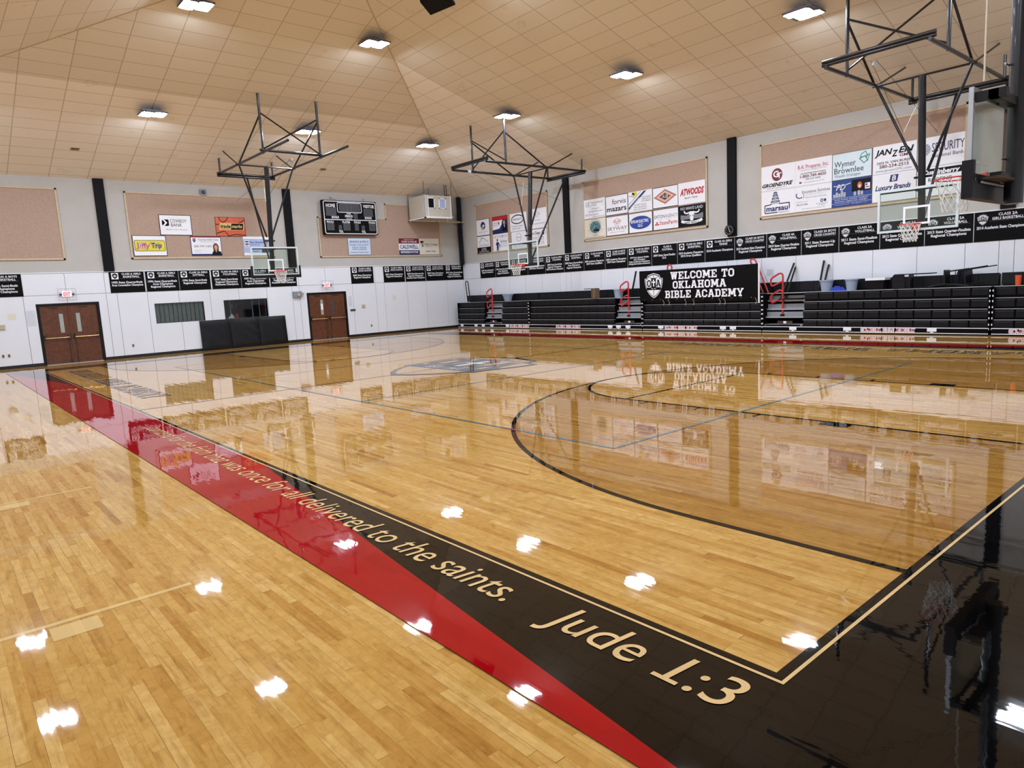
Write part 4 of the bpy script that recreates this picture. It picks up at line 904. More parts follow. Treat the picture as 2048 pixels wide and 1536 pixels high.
# ---- championship banners
def banner(mtx, w, top, lines, new, label):
    o = MB().box((0, 0, 0), (w, .82, .008)).build('championship_banner', 'ban'); o.matrix_world = mtx
    b = MB()
    if new:
        shield(o, .2, .6, .26, 'white', 'ink', .010)
    else:
        b2 = MB().rect(.08, .52, .32, .76, .010).build('emblem_square', 'white', o)
        q = MB(); q.poly([(.2 + x * .19, .64 + y * .19) for x, y in SH], .0115).build('emblem_shield', 'ink', b2)
        q = MB(); q.rect(.145, .63, .255, .66, .013).rect(.192, .585, .208, .7, .013).build('emblem_cross', 'white', b2)
    cxh = .77 if not new else .78
    for i, t in enumerate(top): b.text(t, cxh, .68 - i * .105, .07, z=.010, bold=.018, maxw=.72)
    y = (.36 if len(lines) > 1 else .36) if not new else .34
    st = .105 if len(lines) < 4 else .085
    for i, t in enumerate(lines): b.text(t, w / 2, y - i * st, .075 if len(lines) < 4 else .06, z=.010, bold=.025, maxw=w - .12)
    b.build('lettering', 'white', o)
    e = MB().rect(.36, .545, 1.14, .549, .010).build('heading_rule', 'gray', o)
    tag(o, label, 'banner', 'championship banners')
FB = [(-1.2, ['CLASS A BOYS', 'BASKETBALL'], ['1994 State Semi-finals', 'Area Champions', 'Regional Champions'], 'black boys basketball banner cut off by the left edge, left of the double doors'),
      (2.78, ['CLASS A GIRLS', 'BASKETBALL'], ['1995 State Quarterfinals', 'Area Consolation Champions'], 'black 1995 girls basketball banner right of the left double doors'),
      (4.05, ['CLASS A GIRLS', 'BASKETBALL'], ['1996 State Quarterfinals', 'Area Champions', 'Regional Champions'], 'black 1996 girls basketball banner with three result lines'),
      (5.28, ['CLASS 2A GIRLS', 'SOFTBALL'], ['1996 State Semi-finals', 'Regional Champions'], 'black 1996 softball banner on the far wall'),
      (6.55, ['CLASS 4A GIRLS', 'VOLLEYBALL'], ['1997 State Semi-finals', 'Regional Champions', 'Markoma Champions'], 'black 1997 girls volleyball banner on the far wall'),
      (7.78, ['CLASS A GIRLS', 'BASKETBALL'], ['1997 State Semi-finals', 'Area Champions', 'Regional Champions'], 'black 1997 girls basketball banner behind the left side of the far hoop board'),
      (9.04, ['CLASS A BOYS', 'CROSS COUNTRY'], ['1999 State Champions', 'Regional Champions', 'Academic State Champions'], 'black boys cross country banner directly behind the far hoop net'),
      (12.99, ['CLASS A GIRLS', 'CROSS COUNTRY'], ['2000 State Champions', 'Regional Champions'], 'lone black 2000 cross country banner right of the right double doors'),
      (14.78, ['CLASS A GIRLS', 'CROSS COUNTRY'], ['2001 State Champions', 'Regional Champions'], 'black 2001 cross country banner, first of four near the far corner'),
      (16.04, ['CLASS A BOYS', 'CROSS COUNTRY'], ['2002 State Runner-Up', 'Regional Champions', 'Academic State Champions'], 'black cross country runner-up banner, second of four near the far corner'),
      (17.28, ['CLASS A BOYS', 'CROSS COUNTRY'], ['2005 State Champions', 'Regional Champions'], 'black 2005 boys cross country banner, third of four near the far corner'),
      (18.5, ['CLASS A GIRLS', 'BASKETBALL'], ['2005 State Quarterfinals', 'Area Champions', 'Regional Champions'], 'black 2005 girls basketball banner touching the far corner')]
for x, t, l, lb in FB: banner(far_m(x, 2.54, .022), 1.215, t, l, False, lb)
RB = [(['CLASS A BOYS', 'CROSS COUNTRY'], ['2006 State Champions', 'Regional Champions'], 0, '2006 boys cross country banner, first on the right wall from the far corner'),
      (['CLASS 2A BOYS', 'BASKETBALL'], ['2006 State Quarterfinals', 'Area Champions', 'Regional Champions'], 0, '2006 boys basketball banner, second on the right wall from the corner'),
      (['CLASS 2A BOYS', 'CROSS COUNTRY'], ['2007 State Champions', 'Regional Champions'], 0, '2007 banner right behind the net of the middle side hoop'),
      (['CLASS 2A BOYS', 'CROSS COUNTRY'], ['2008 Academic Champions', '2008 State Champions'], 0, '2008 boys cross country banner at the right edge of the middle side hoop board'),
      (['CLASS 4A GIRLS', 'VOLLEYBALL'], ['2008 State Semi-finals', 'Regional Champions', '2008 Conference Champions'], 0, '2008 girls volleyball banner left of the second wall column'),
      (['CLASS 2A BOYS', 'BASKETBALL'], ['2008 State Quarterfinals', 'Area Champions', 'Regional Champions'], 0, '2008 boys basketball banner under the second wall column'),
      (['CLASS 4A BOYS', 'TENNIS'], ['2009 Academic Champions', '2009 State Qualifiers'], 0, '2009 boys tennis banner on the right wall'),
      (['CLASS 2A BOYS', 'CROSS COUNTRY'], ['2009 Academic Champions', '2009 State Champions'], 0, '2009 boys cross country banner on the right wall'),
      (['CLASS 4A GIRLS', 'VOLLEYBALL'], ['2009 State Quarter Finalist', 'Area Champions', 'Delta Conference Champions', 'Distinguished Academic Achievement'], 0, '2009 girls volleyball banner with four result lines'),
      (['CLASS A', 'FOOTBALL'], ['2009 State Semi-Finalist', '12-2'], 0, '2009 football banner on the right wall'),
      (['CLASS 2A GIRLS', 'BASKETBALL'], ['2010 Academic Champions', '2010 Area Qualifiers'], 0, '2010 girls basketball banner on the right wall'),
      (['CLASS 4A GIRLS', 'TENNIS'], ['2010 Academic Champions'], 0, '2010 girls tennis banner with a single result line, left of the clock'),
      (['CLASS 2A BOYS', 'CROSS COUNTRY'], ['2010 Academic State Champions', 'Regional Champions'], 1, '2010 boys cross country banner with shield emblem, below the clock'),
      (['CLASS 4A', 'VOLLEYBALL'], ['2010 State Quarter-Finalists', 'Regional Champions'], 1, '2010 volleyball banner with shield emblem above the red rail'),
      (['CLASS 3A BOYS', 'CROSS COUNTRY'], ['2011 State Runner-Up', 'Regional Champions'], 1, '2011 boys cross country runner-up banner with shield emblem'),
      (['CLASS 5A', 'VOLLEYBALL'], ['2011 State Semi-Finalists', 'Regional Champions'], 1, '2011 volleyball semi-finalist banner left of the nearest side hoop'),
      (['CLASS 5A', 'VOLLEYBALL'], ['2012 State Quarter-Finalists', 'Regional Champions'], 1, '2012 volleyball banner behind the left half of the nearest side hoop board'),
      (['CLASS 5A', 'VOLLEYBALL'], ['2013 State Quarter-Finalists', 'Regional Champions'], 1, '2013 volleyball banner behind the right half of the nearest side hoop board'),
      (['CLASS 2A', 'GIRLS BASKETBALL'], ['2014 Academic State Champions'], 1, '2014 girls basketball banner under the big near hoop board'),
      (['CLASS 2A', 'BOYS BASKETBALL'], ['2014 State Qualifiers', 'Regional Champions'], 1, 'shield banner cut off by the right edge of the photo'),
      (['CLASS 5A', 'VOLLEYBALL'], ['2015 State Semi-Finalists'], 1, 'banner past the right edge of the photo, near end of the row')]
for i, (t, l, nw, lb) in enumerate(RB): banner(right_m(27.09 - 1.2425 * i + (0 if i < 1 else -.0), 2.53, .022), 1.222, t, l, nw, 'black ' + lb)

# ---- scoreboard
o = empty('scoreboard', mtx=far_m(11.72, 4.84, .26)); SBW, SBH = 2.78, 1.56
MB().box((0, 0, -.2), (SBW, SBH, 0)).build('scoreboard_case', 'ban', o)
b = MB(); b.stroke(rrect(.05, .04, SBW - .04, SBH - .05, .08), .035, .004, True); b.rect(.05, .66, SBW - .04, .695, .004); b.stroke(rrect(.74, 1.02, 1.98, 1.46, .07), .03, .004, True); b.build('white_outline', 'white', o)
b = MB()
for s, x, y, h, w in (('HOME', .4, 1.24, .15, .46), ('VISITOR', 2.38, 1.26, .14, .6), ('BONUS', .6, .74, .1, .36), ('BONUS', 2.32, .74, .1, .36), ('POSS', 1.3, .93, .06, .2), ('PERIOD', 1.3, .8, .1, .4), ('FOULS', .32, .53, .09, .34), ('PLAYER', 1.14, .53, .09, .4), ('FOULS', 1.72, .53, .09, .34), ('FOULS', 2.5, .53, .09, .34), ('TOL', .84, .09, .1, .22), ('TOL', 2.02, .09, .1, .22), ('DAKTRONICS', 1.3, .72, .035, .3)): b.text(s, x, y, h, w, .004, .03)
b.build('lettering', 'white', o)
b = MB(); c = MB()
for x0, y0, x1, y1 in ((.16, .86, .66, 1.2), (2.1, .86, 2.58, 1.2), (.84, 1.06, 1.24, 1.42), (1.24, 1.06, 1.46, 1.42), (1.46, 1.06, 1.9, 1.42), (1.56, .74, 1.74, 1.0), (.16, .2, .5, .5), (.74, .22, .88, .42), (.98, .2, 1.32, .5), (1.58, .2, 1.76, .5), (1.94, .22, 2.08, .42), (2.34, .2, 2.66, .5)):
    b.rect(x0, y0, x1, y1, .002); c.stroke([(x0, y0), (x1, y0), (x1, y1), (x0, y1)], .008, .004, True)
b.build('digit_window', 'dgray', o); c.build('digit_outline', 'gray', o)
b = MB(); b.tube([(.5, SBH, -.1), (.5, SBH + .18, -.24), (.8, SBH, -.1)], .008, 5); b.tube([(2.2, SBH, -.1), (2.24, SBH + .18, -.24)], .008, 5); b.build('hanging_cable', 'dgray', o)
tag(o, 'black electronic scoreboard with white outlines on the far wall', 'scoreboard')

# ---- small wall things
def wall_box(name, mtx, w, h, d, m, label, cat, group=None):
    o = MB().box((-w / 2, -h / 2, 0), (w / 2, h / 2, d)).build(name, m); o.matrix_world = mtx; tag(o, label, cat, group); return o
def exit_sign(x, z, label):
    o = empty('exit_sign', mtx=far_m(x, z, .016)); MB().box((-.16, -.09, .0), (.16, .1, .05)).build('sign_case', 'exit', o)
    b = MB(); b.text('EXIT', 0, -.055, .12, .22, .052, .03); b.build('lettering', 'exitred', o)
    b = MB()
    for s in (-1, 1): b.cyl((s * .17, .0, .03), (s * .22, .0, .07), .035, 8)
    b.build('lamp_head', 'dgray', o)
    b = MB(); w, h, d = .28, .21, .12
    for i in range(6): x_ = -w + 2 * w * i / 5; b.tube([(x_, -h, 0), (x_, -h, d), (x_, h, d), (x_, h, 0)], .004, 4)
    for i in range(4): y_ = -h + 2 * h * i / 3; b.tube([(-w, y_, 0), (-w, y_, d), (w, y_, d), (w, y_, 0)], .004, 4)
    b.build('wire_guard', 'mgray', o); tag(o, label, 'exit sign', 'exit signs')
exit_sign(1.33, 2.56, 'red exit sign in a wire guard above the left double doors'); exit_sign(11.7, 2.52, 'red exit sign in a wire guard above the right double doors')
o = empty('emergency_light', mtx=far_m(10.21, 2.16, .016)); MB().box((-.2, -.13, 0), (.2, .13, .12)).build('light_case', 'mgray', o)
b = MB(); b.cyl((.2, .02, .06), (.26, .02, .14), .05, 10); b.cyl((.02, -.02, .12), (.02, -.02, .17), .06, 10); b.build('lamp_head', 'plate', o); tag(o, 'grey emergency light box between the far hoop board and the right doors', 'emergency light')
o = empty('wall_speaker', mtx=far_m(6.59, 6.5, 0)); MB().box((-.12, -.12, 0), (.12, .12, .1)).build('speaker_case', 'mgray', o); b = MB().cyl((0, 0, .1), (0, 0, .16), .085, 14, .06); b.build('speaker_cone', 'dgray', o); tag(o, 'small round grey camera-like speaker on the far wall above the middle pin board', 'wall speaker')
wall_box('thermostat', far_m(13.53, 1.45, .016), .17, .14, .05, 'plate', 'ivory thermostat box on the white wall right of the right doors', 'thermostat')
wall_box('fire_pull_plate', far_m(12.95, 1.29, .016), .26, .09, .03, 'dgray', 'narrow dark plate on the wall beside the right door frame', 'wall plate')
wall_box('paper_notice', far_m(15.31, 1.77, .016), .2, .24, .003, 'offwhite', 'small paper notice alone on the far wall right of the thermostat', 'notice')
wall_box('paper_notice', far_m(12.85, 1.72, .016), .17, .5, .003, 'notice', 'tall pale paper chart beside the right door frame', 'notice')
wall_box('paper_notice', far_m(-.42, 1.84, .016), .24, .22, .003, 'offwhite', 'small printed square notice on the wall left of the left doors', 'notice')
wall_box('paper_notice', far_m(.14, 1.74, .016), .28, .56, .003, 'notice', 'tall pale paper chart right beside the left door frame', 'notice')
wall_box('control_box', far_m(-.78, 1.5, .016), .24, .16, .06, 'plate', 'ivory control box at the left edge of the photo', 'control box')
for x, lb in ((-.84, 'outlet plate cut by the left edge of the photo'), (-.67, 'outlet plate beside another at the left edge of the photo'), (3.31, 'outlet plate low on the wall right of the left doors'), (13.89, 'outlet plate low on the wall below the thermostat')):
    o = MB().box((-.04, -.06, 0), (.04, .06, .012)).build('outlet_plate', 'plate'); o.matrix_world = far_m(x, .47, .016); MB().rect(-.024, -.045, .024, .045, .0135).build('outlet_socket', 'dgray', o); tag(o, 'grey ' + lb, 'outlet', 'wall outlets')
b = MB().rect(-.14, -.13, .14, .13, .001); o = b.build('paper_notice', 'notice'); o.matrix_world = right_m(10.82, 2.0, .018); c = MB()
for i in range(4): c.rect(-.1, .07 - i * .045, .1, .078 - i * .045, .003)
c.build('lettering', 'gray', o); tag(o, 'white paper notice on the right wall beside the red rail', 'notice')
# clock
o = empty('wall_clock', mtx=right_m(12.33, 3.6, .09)); b = MB(); b.cyl((0, 0, 0), (0, 0, .06), .19, 28); b.build('clock_case', 'black', o)
b = MB(); b.ell(0, 0, .165, .165, .062); b.build('clock_face', 'ink', o)
b = MB()
for i in range(12): t = PI * i / 6; b.stroke([(.13 * math.sin(t), .13 * math.cos(t)), (.155 * math.sin(t), .155 * math.cos(t))], .014, .064)
b.build('hour_mark', 'white', o); b = MB(); b.stroke([(0, 0), (.05, -.08)], .014, .066); b.stroke([(0, 0), (-.03, .12)], .01, .066); b.build('clock_hand', 'white', o); tag(o, 'round black wall clock on the column above the banners', 'clock')
# gym mat: three joined pads leaning against the wall under the windows
o = empty('folding_mat', (7.71, YF - .1, 0)); off = (7.71, YF - .1, 0)
for i in range(3):
    b = MB(off); x0 = 5.86 + 1.232 * i + .008; x1 = x0 + 1.216; nx, nz = 14, 14; g = []
    rr = random.Random(i + 3)
    V = []; F = []
    for iz in range(nz + 1):
        for ix in range(nx + 1):
            u, v = ix / nx, iz / nz; ed = min(u, 1 - u, v, 1 - v)
            bul = .03 * min(1, ed * 8) ** .5
            wr = .0
            if i == 1: wr = .014 * math.sin((u * 1.2 + v * 1.6) * 11) * max(0, u - .15) * max(0, 1 - abs(v - .55) * 1.6)
            else: wr = .003 * math.sin(u * 9 + v * 14)
            V.append((x0 + u * (x1 - x0), YF - .05 - (1 - v) * .1 - bul - wr, .005 + v * 1.25))
    for iz in range(nz):
        for ix in range(nx): a0 = iz * (nx + 1) + ix; F.append((a0, a0 + 1, a0 + nx + 2, a0 + nx + 1))
    b.add(V, F)
    bk = [(x0, YF - .05, .005), (x1, YF - .05, .005), (x1, YF - .02, 1.255), (x0, YF - .02, 1.255)]
    n = len(b.v); b.add(bk, [(3, 2, 1, 0)])
    b.add([V[0], V[nx], bk[1], bk[0]], [(3, 2, 1, 0)]); b.add([V[-nx - 1], V[-1], bk[2], bk[3]], [(0, 1, 2, 3)]); b.add([V[0], bk[0], bk[3], V[-nx - 1]], [(0, 1, 2, 3)]); b.add([V[nx], bk[1], bk[2], V[-1]], [(3, 2, 1, 0)])
    b.build('mat_section', 'vinyl', o, True)
tag(o, 'black vinyl folding mat of three sections leaning under the windows', 'gym mat')
# hanging heater unit
o = empty('hanging_heater', (17.2, 27.7, 5.5)); off = (17.2, 27.7, 5.5)
MB(off).box((16.42, 27, 5.64), (18.0, 28.4, 6.66)).build('heater_case', 'beige', o)
b = MB(off)
for x in (16.4, 17.97): b.box((x, 26.97, 5.6), (x + .05, 27.02, 6.68))
b.box((16.6, 26.975, 5.64), (16.64, 26.995, 6.66)); b.build('corner_post', 'panel', o)
for x0 in (16.6, 17.28):
    b = MB(off); b.box((x0, 26.98, 6.02), (x0 + .42, 27.0, 6.06)); b.box((x0, 26.98, 6.5), (x0 + .42, 27.0, 6.54)); b.box((x0, 26.98, 6.02), (x0 + .05, 27.0, 6.54)); b.box((x0 + .37, 26.98, 6.02), (x0 + .42, 27.0, 6.54)); b.build('vent_frame', 'white', o)
    b = MB(off); b.box((x0 + .05, 26.992, 6.06), (x0 + .37, 26.999, 6.5)); b.build('vent_louvre', 'ink' if x0 < 17 else 'lblue', o)
b = MB(off); b.box((16.36, 26.92, 5.55), (18.08, 27.0, 5.63)); b.box((16.36, 26.92, 5.55), (16.44, 28.45, 5.61)); b.box((18.0, 26.92, 5.55), (18.08, 28.45, 5.61)); b.box((16.36, 28.38, 5.55), (18.08, 28.45, 5.61)); b.build('support_frame', 'white', o)
b = MB(off); b.cyl((16.6, 27.4, 5.5), (17.9, 27.2, 5.46), .025, 8); b.cyl((17.2, 27.1, 5.46), (18.0, 27.3, 5.5), .03, 8); b.cyl((17.75, 27.0, 5.5), (17.75, 27.2, 5.5), .05, 8); b.build('pipe_run', 'plate', o)
b = MB(off)
for x, y in ((16.4, 26.96), (18.04, 26.96), (16.4, 28.4), (17.1, 27.6)): b.cyl((x, y, 5.58), (x, y, ceil_z(x, y)), .012, 6)
b.build('hanger_rod', 'rust', o)
b = MB(off)
for x in (17.8, 17.92): b.cyl((x, 27.2, 6.66), (x, 27.2, ceil_z(x, 27.2)), .022, 6)
b.tube([(17.8, 27.2, 6.72), (18.1, 27.3, 6.74), (18.4, 27.6, 6.78)], .02, 6); b.build('gas_pipe', 'rust', o)
tag(o, 'beige hanging heater box with two square vents in the far right corner', 'heater')
o = MB().cyl((18.08, 28.3, 5.55), (XR, 28.3, 5.55), .045, 8).build('flue_pipe', 'plate'); tag(o, 'pale horizontal pipe running from the heater to the right wall', 'pipe')
# ceiling vents
for (x, y), lb in (((1.87, 26.5), 'small square ceiling vent left of the far hoop'), ((11.03, 26.57), 'small square ceiling vent right of the far hoop')):
    m_ = ceil_frame(x, y); o = MB().box((-.14, -.1, 0), (.14, .1, .015)).build('ceiling_vent', 'trim'); o.matrix_world = m_; c = MB()
    for i in range(5): c.box((-.11, -.075 + i * .035, .015), (.11, -.06 + i * .035, .018))
    c.build('vent_slot', 'rust', o); tag(o, lb, 'vent', 'ceiling vents')
# speaker cluster hanging at centre
mt = Matrix.Translation((8.2, 13.75, 9.62)) @ Matrix.Rotation(math.radians(38), 4, 'Z') @ Matrix.Rotation(math.radians(-14), 4, 'X')
o = empty('hanging_speaker', mtx=mt); MB().box((-.42, -.36, -.34), (.42, .36, .34)).build('speaker_case', 'ban', o); MB().box((-.38, -.372, -.3), (.38, -.36, .3)).build('speaker_grille', 'dgray', o)
b = MB(); b.cyl((-.3, 0, .34), (-.3, 0, .9), .012, 6); b.cyl((.3, 0, .34), (.3, 0, .9), .012, 6); b.build('hanging_chain', 'dgray', o); tag(o, 'black loudspeaker box hanging from the ceiling at the top edge', 'speaker')

# ================================================================== HOOPS
def net_path(mb, rx, z0, n=12, ln=.42, sag=0.):
    lv = [(0, rx), (.1, rx * .93), (.18, rx * .82), (.26, rx * .72), (.34, rx * .66), (ln, rx * .64)]
    for s in (1, -1):
        for i in range(n):
            p = []
            for k, (dz, r) in enumerate(lv):
                t = 2 * PI * (i + s * .5 * k) / n; p.append((r * math.cos(t), r * math.sin(t) + 0., z0 - dz))
            mb.tube(p, .0055, 4)
def hoop(mtx, label, zf, zrim, vy, rails, hinge, rear, mast_r=.085, glass=True, big=False, frame_m='frame', group='basketball hoops', mast_y=-.38, wx=1.04, front_bar=None, cable=True):
    """local x across, y out towards the court from the board face, z up from the floor"""
    o = empty('basketball_hoop', mtx=mtx); w2c = lambda x, y: ceil_z(*(mtx @ Vector((x, y, 0)))[:2])
    zb, bw, bh = zrim - .15, .915, 1.07
    # board
    MB().box((-bw + .05, -.03, zb + .05), (bw - .05, -.015, zb + bh - .05)).build('backboard_glass', 'glass', o)
    b = MB(); f = .055
    for q in (((-bw, -.05, zb), (-bw + f, 0, zb + bh)), ((bw - f, -.05, zb), (bw, 0, zb + bh)), ((-bw + f, -.05, zb), (bw - f, 0, zb + f)), ((-bw + f, -.05, zb + bh - f), (bw - f, 0, zb + bh))): b.box(*q)
    b.build('backboard_frame', frame_m, o)
    b = MB(); tw, t0, t1 = .305, zrim, zrim + .457
    for q in ((-tw, t0, -tw + .05, t1), (tw - .05, t0, tw, t1), (-tw + .05, t0, tw - .05, t0 + .05), (-tw + .05, t1 - .05, tw - .05, t1)): b.box((q[0], -.0145, q[1]), (q[2], -.011, q[3]))
    if not big: b.build('target_square', 'white', o)
    b = MB(); pt = .05
    b.box((-bw - pt, -.07, zb - .1), (bw + pt, .02, zb + .015)); b.box((-bw - pt, -.07, zb + .015), (-bw + .012, .02, zb + .36)); b.box((bw - .012, -.07, zb + .015), (bw + pt, .02, zb + .36))
    if big: b = MB(); b.box((-bw - pt, -.09, zb - .2), (bw + pt, .03, zb)); b.box((-bw - pt, -.09, zb), (-bw + .03, .03, zb + .24)); b.box((bw - .03, -.09, zb), (bw + pt, .03, zb + .24))
    if big or glass == 'pad': b.build('edge_pad', 'vinyl', o)
    # rim and net
    b = MB(); b.tube([(.236 * math.cos(2 * PI * i / 32), .38 + .236 * math.sin(2 * PI * i / 32), zrim) for i in range(32)], .0095, 8, True); b.build('rim', 'rim', o, True)
    b = MB(); b.box((-.1, 0, zrim - .13), (.1, .02, zrim + .02)); b.add([(-.1, .0, zrim + .01), (.1, .0, zrim + .01), (.06, .16, zrim + .01), (-.06, .16, zrim + .01), (-.1, 0, zrim - .12), (.1, 0, zrim - .12), (.06, .16, zrim - .012), (-.06, .16, zrim - .012)], [(0, 1, 2, 3), (7, 6, 5, 4), (0, 3, 7, 4), (1, 5, 6, 2), (2, 6, 7, 3)])
    b.build('rim_bracket', 'rim', o)
    b = MB(); net_path(b, .225, zrim - .01)
    nt_ = b.build('net', 'net', o); 
    for v in nt_.data.vertices: v.co.y += .38
    # mast
    zm = zb - .25 if big else zrim - .12
    b = MB(); b.cyl((0, mast_y, zm), (0, hinge - .02 if not big else mast_y, zf), mast_r, 16); b.build('mast', 'steel', o, True)
    for z in ((zb + .075, zb + bh - .075)): MB().box((-.06, mast_y, z - .03), (.06, -.06, z + .03)).box((-.86, -.075, z - .016), (.86, -.04, z + .016)).build('board_bracket', 'black', o)
    if big:
        for z in (zb + .02, zb + .3, zb + bh - .04, zb + bh + .35): MB().cyl((-.16, mast_y + .11, z), (.2, mast_y + .11, z), .013, 8).cyl((.2, mast_y + .11, z), (.23, mast_y + .11, z), .022, 8).build('clamp_bolt', 'chrome', o)
        b = MB(); b.box((-bw + .04, -.36, zb + bh - .16), (-bw + .16, -.03, zb + bh - .06)); b.box((-bw + .04, mast_y - .02, zb + bh - .16), (.06, mast_y + .08, zb + bh - .06)); b.build('support_arm', 'black', o)
        MB().box((-.62, mast_y - .02, zb + .04), (.62, mast_y + .1, zb + .1)).build('support_arm', 'black', o)
        b = MB(); b.box((-.7, -.3, zb + .02), (.3, -.05, zb + .05)); b.build('mount_plate', 'rust', o)
        b = MB(); b.cyl((-.75, -.12, zb - .01), (.55, -.12, zb - .01), .014, 8); b.build('lower_rod', 'alu', o)
        b = MB(); b.cyl((-.24, mast_y + .3, 4.15), (-.28, mast_y + .3, w2c(-.28, mast_y + .3)), .012, 6); b.build('lift_rope', 'rope', o)
    else:
        b = MB(); zc = zrim + 1.2; b.box((-.2, mast_y - .03, zc - .05), (.2, mast_y + .03, zc)); b.build('mast_clamp', 'black', o)
    # ceiling frame: rails, bars, hanger posts and braces
    r = .045
    for s in (-1, 1): MB().cyl((s * wx, rails[0], zf), (s * wx, rails[1], zf), r, 10).build('frame_rail', 'steel', o, True)
    MB().cyl((-wx - .08, hinge, zf - .02), (wx + .08, hinge, zf - .02), .028, 8).build('hinge_bar', 'steel', o, True)
    for dz in (0, -.09): MB().cyl((-wx - .1, rear, zf + dz), (wx + .1, rear, zf + dz), r, 10).build('rear_bar', 'steel', o, True)
    if front_bar is not None:
        for dz in (0, .07): MB().cyl((-wx - .1, front_bar, zf + .06 + dz), (wx + .1, front_bar, zf + .06 + dz), r * .9, 10).build('front_bar', 'steel', o, True)
    else: MB().cyl((-wx - .1, vy, zf + .07), (wx + .1, vy, zf + .07), r, 10).build('front_bar', 'steel', o, True)
    for s in (-1, 1):
        zt = w2c(s * wx, vy)
        MB().cyl((s * wx, vy, zf - .05), (s * wx, vy, zt), .042, 10).build('hanger_post', 'steel', o, True)
        MB().cyl((s * wx, vy, zf + (zt - zf) * .68), (-s * wx, vy, zf + .1), .026, 8).build('cross_brace', 'steel', o, True)
        MB().cyl((s * wx, vy, zf + (zt - zf) * .64), (s * wx, hinge + .1, zf + .03), .03, 8).build('back_brace', 'steel', o, True)
        zt2 = w2c(s * wx, rear + .06)
        MB().cyl((s * wx, rear + .06, zf), (s * wx, rear + .06, zt2), .036, 8).build('rear_post', 'steel', o, True)
        yq = rear + .6
        MB().cyl((s * wx, hinge - .05, zf), (s * wx, yq, w2c(s * wx, yq)), .026, 8).build('ceiling_brace', 'steel', o, True)
        if not big: MB().cyl((s * (wx - .02), hinge, zf - .03), (s * .1, mast_y, zrim + 1.32), .034, 8).build('mast_strut', 'steel', o, True)
    if not big:
        MB().cyl((.0, rear, zf - .08), (.0, mast_y - .06, zrim + .1), .036, 8).build('rear_strut', 'steel', o, True)
        if cable:
            fy = (front_bar if front_bar is not None else vy)
            b = MB(); b.tube([(.0, fy - .03, zf - .12), (.25, (fy + rear) / 2, zf - .5), (.45, rear - .1, zf - 1.0)], .006, 5); b.tube([(.1, fy - .02, zf - .12), (.28, hinge + .3, zf - 1.35)], .006, 5); b.build('lift_cable', 'dgray', o)
            b = MB(); b.tube([(.28, hinge + .3, zf - 1.35), (.05, mast_y + .1, zf - .45)], .009, 5); b.build('safety_rope', 'rope', o)
            b = MB(); b.cyl((.02, fy - .03, zf - .2), (.06, fy - .03, zf - .2), .07, 12); b.build('pulley', 'alu', o)
    tag(o, label, 'basketball hoop', group); return o
def hm(X, Y, yx, yy):
    y = Vector((yx, yy, 0)); x = Vector((yy, -yx, 0))
    return Matrix(((x.x, y.x, 0, X), (x.y, y.y, 0, Y), (0, 0, 1, 0), (0, 0, 0, 1)))
hoop(hm(7.66, 24.38, 0, -1), 'ceiling-hung basketball hoop at the far end in front of the far wall', 6.93, 3.04, 2.38, (-2.2, 4.45), 0., -2.06, glass='pad')
hoop(hm(16.12, 19.68, -1, 0), 'middle side basketball hoop hanging in front of the bleachers, nearer the far corner', 6.62, 2.88, 1.53, (-2.85, 2.55), -.62, -2.68, front_bar=2.5, wx=1.02)
hoop(hm(16.12, 4.98, -1, 0), 'nearest side basketball hoop in front of the bleachers, left of the big near board', 6.55, 2.98, 1.55, (-2.75, 2.65), -.12, -2.62, front_bar=2.6, wx=1.07)
hoop(hm(7.62, 1.22, 0, 1), 'big near basketball hoop seen almost edge-on at the right with a thick black mast', 6.93, 3.05, 2.38, (-2.2, 3.6), -.27, -2.06, mast_r=.105, big=True, frame_m='alframe', mast_y=-.265)

